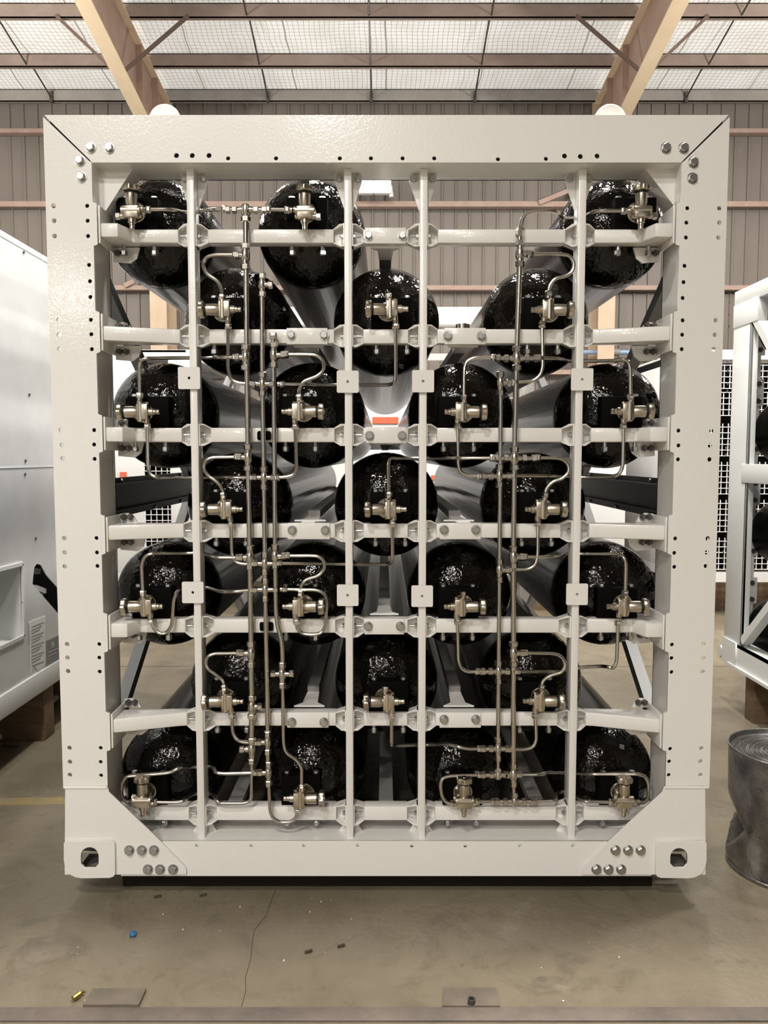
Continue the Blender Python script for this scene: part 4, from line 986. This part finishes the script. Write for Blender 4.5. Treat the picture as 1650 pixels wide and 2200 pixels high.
b = NB(); pts = [(bx + .227 * math.cos(2 * PI * k / 48), by + .227 * math.sin(2 * PI * k / 48), bz + H) for k in range(49)]; tube(b, pts, .005, .001); obj('rim', b, GALV, bn)
b = NB(); pts = [(bx + .218 * math.cos(2 * PI * k / 48), by + .218 * math.sin(2 * PI * k / 48), bz + .008) for k in range(49)]; tube(b, pts, .007, .001); obj('foot_ring', b, GALV, bn)

# ------------------------------------------------------------------ floor fittings and litter
b = NB(); a = UZ(0, 2167); box(b, -3, 3, UZ(825, 2196).y, a.y, FL, FL + .006, .002)
tag(obj('floor_strip', b, CONCB), 'rough brown steel strip set in the floor along the bottom edge', 'floor strip')
b = NB(); pts = [UZ(*p) for p in ((200, 2131), (314, 2131), (298, 2166), (178, 2166))]; prism(b, pts[::-1], (0, 0, .012))
tag(obj('anchor_plate', b, ANCHOR, smooth=False), 'dusty brown anchor plate in the floor at lower left', 'plate')
b = NB(); pts = [UZ(*p) for p in ((952, 2127), (1066, 2127), (1074, 2166), (950, 2166))]; prism(b, pts[::-1], (0, 0, .008))
o = tag(obj('anchor_plate', b, ANCHOR, smooth=False), 'dusty brown anchor plate with a socket bolt, lower centre of floor', 'plate')
v = UZ(1013, 2160); b = NB(); lathe(b, v + Vector((0, 0, .008)), (0, 0, 1), [(.012, 0), (.012, .014), (.007, .014), (.007, .006)], 16); obj('socket_bolt', b, BOLTD, o)
v = UZ(285, 2010); b = NB(); lathe(b, v, (.3, -.3, 1), [(.011, 0), (.012, .003), (.012, .012), (.009, .014)], 14); tag(obj('bottle_cap', b, BLUE), 'small blue plastic cap lying on the floor in front of rack', 'cap')
v = UZ(166, 2146); b = NB(); cyl(b, v + Vector((-.008, -.012, .01)), v + Vector((.006, .008, .012)), .009, 10); cyl(b, v + Vector((.006, .008, .012)), v + Vector((.014, .02, .01)), .005, 8)
tag(obj('loose_bolt', b, BRASS), 'loose brassy bolt lying on the floor beside the left anchor plate', 'bolt')
# pale chips are too many to tell apart
b = NB()
for px, py in ((167, 2036), (166, 2050), (393, 1998), (472, 2000), (516, 1949), (215, 2150), (670, 1930), (690, 1938), (712, 1935), (666, 1960), (657, 1979), (698, 2046), (1163, 2080), (1330, 2058), (1265, 2025), (183, 2150), (1030, 2165), (1210, 2152), (350, 1965), (755, 1975), (610, 2065)):
    v = UZ(px, py); s = random.uniform(.0015, .004); bmesh.ops.create_icosphere(b, subdivisions=1, radius=s, matrix=Matrix.Translation(v + Vector((0, 0, s * .6))))
tag(obj('floor_chips', b, CHIP), 'scattered tiny pale chips on the floor in front of the rack', 'litter', kind='stuff')
for j, (px, py, lab) in enumerate(((338, 1929, 'small dark scrap on the floor just in front of the left casting'), (733, 2035, 'small dark crumb on the floor below the second bar'), (663, 2047, 'thin dark splinter on the floor below rack centre'), (436, 1926, 'small blue-grey scrap at the edge of the rack shadow'))):
    v = UZ(px, py); b = NB(); bar(b, v + Vector((-.012, -.004, .004)), v + Vector((.012, .005, .006)), .008, .007)
    tag(obj('floor_scrap', b, DIRT, smooth=False), lab, 'scrap')
# worn yellow line and joints
b = NB(); A = [UZ(*p) for p in ((-80, 1716), (134, 1713), (160, 1728), (-80, 1731))]; prism(b, A[::-1], (0, 0, .0015)); o = struct('trim_90', b, YELLOW, smooth=False, label='worn yellow floor line at the left')
for Y, x0, x1, w in ((UZ(825, 1432).y, -12, 12, .008),):
    b = NB(); box(b, x0, x1, Y, Y + w, FL, FL + .001); struct('trim_91', b, DIRT, label='dark expansion joint across the floor')
# hairline crack
b = NB(); cr_ = [(593, 1910), (578, 1948), (572, 1968), (547, 1998), (541, 2030), (539, 2060), (527, 2100), (528, 2130), (518, 2165)]
for p, q in zip(cr_, cr_[1:]):
    a, c = UZ(*p), UZ(*q); bar(b, a + Vector((0, 0, .0003)), c + Vector((0, 0, .0003)), .0022, .0008)
struct('trim_92', b, DIRT, label='hairline crack running down the floor')

# ------------------------------------------------------------------ light
w = bpy.data.worlds.new('daylight'); SC.world = w; w.use_nodes = True
w.node_tree.nodes['Background'].inputs[0].default_value = (.95, .98, 1.0, 1)
w.node_tree.nodes['Background'].inputs[1].default_value = 1.9
def bay_or_fill(x, y, z, power, size=.5, col=(1, .95, .88)):  # serves the overhead hall lamps and the added fills alike
    l = bpy.data.lights.new('bay_or_fill_light', 'AREA'); l.shape = 'DISK'; l.size = size; l.energy = power; l.color = col
    o = bpy.data.objects.new('bay_or_fill_light', l); o.location = (x, y, z); COL.objects.link(o); return o
def rear_fill(x, y, z, power):  # unseen point fill, hanging free of any wall
    l = bpy.data.lights.new('rear_fill', 'POINT'); l.shadow_soft_size = .15; l.energy = power; l.color = (1, .95, .88)
    o = bpy.data.objects.new('rear_fill', l); o.location = (x, y, z); COL.objects.link(o); return o
bay_or_fill(1.0, 3.25, 5.0, 280); bay_or_fill(-.3, 4.7, 5.1, 200)  # the second is an added fill for the silver container
bay_or_fill(-1.2, -2.2, 5.0, 210)
bay_or_fill(-3.4, -4.5, 5.1, 270); bay_or_fill(-.8, -5.5, 5.1, 210)
bay_or_fill(-5.8, -9, 3.0, 420); bay_or_fill(-1.0, -10, 4.4, 300)
bay_or_fill(3.4, 4.0, 5.0, 150)  # added fill to brighten the floor at right
rear_fill(-5.0, 6.6, 3.3, 420); rear_fill(5.3, 6.4, 3.3, 460)  # added fills lighting the rafters and roof from below
bay_or_fill(-2.2, 7.4, 4.4, 60); bay_or_fill(2.6, 7.4, 4.4, 80)  # further added fills for the back of the hall
SC.view_settings.view_transform = 'Standard'
SC.view_settings.look = 'None'
SC.view_settings.gamma = 1
SC.view_settings.use_curve_mapping = False
SC.view_settings.exposure = 0.18
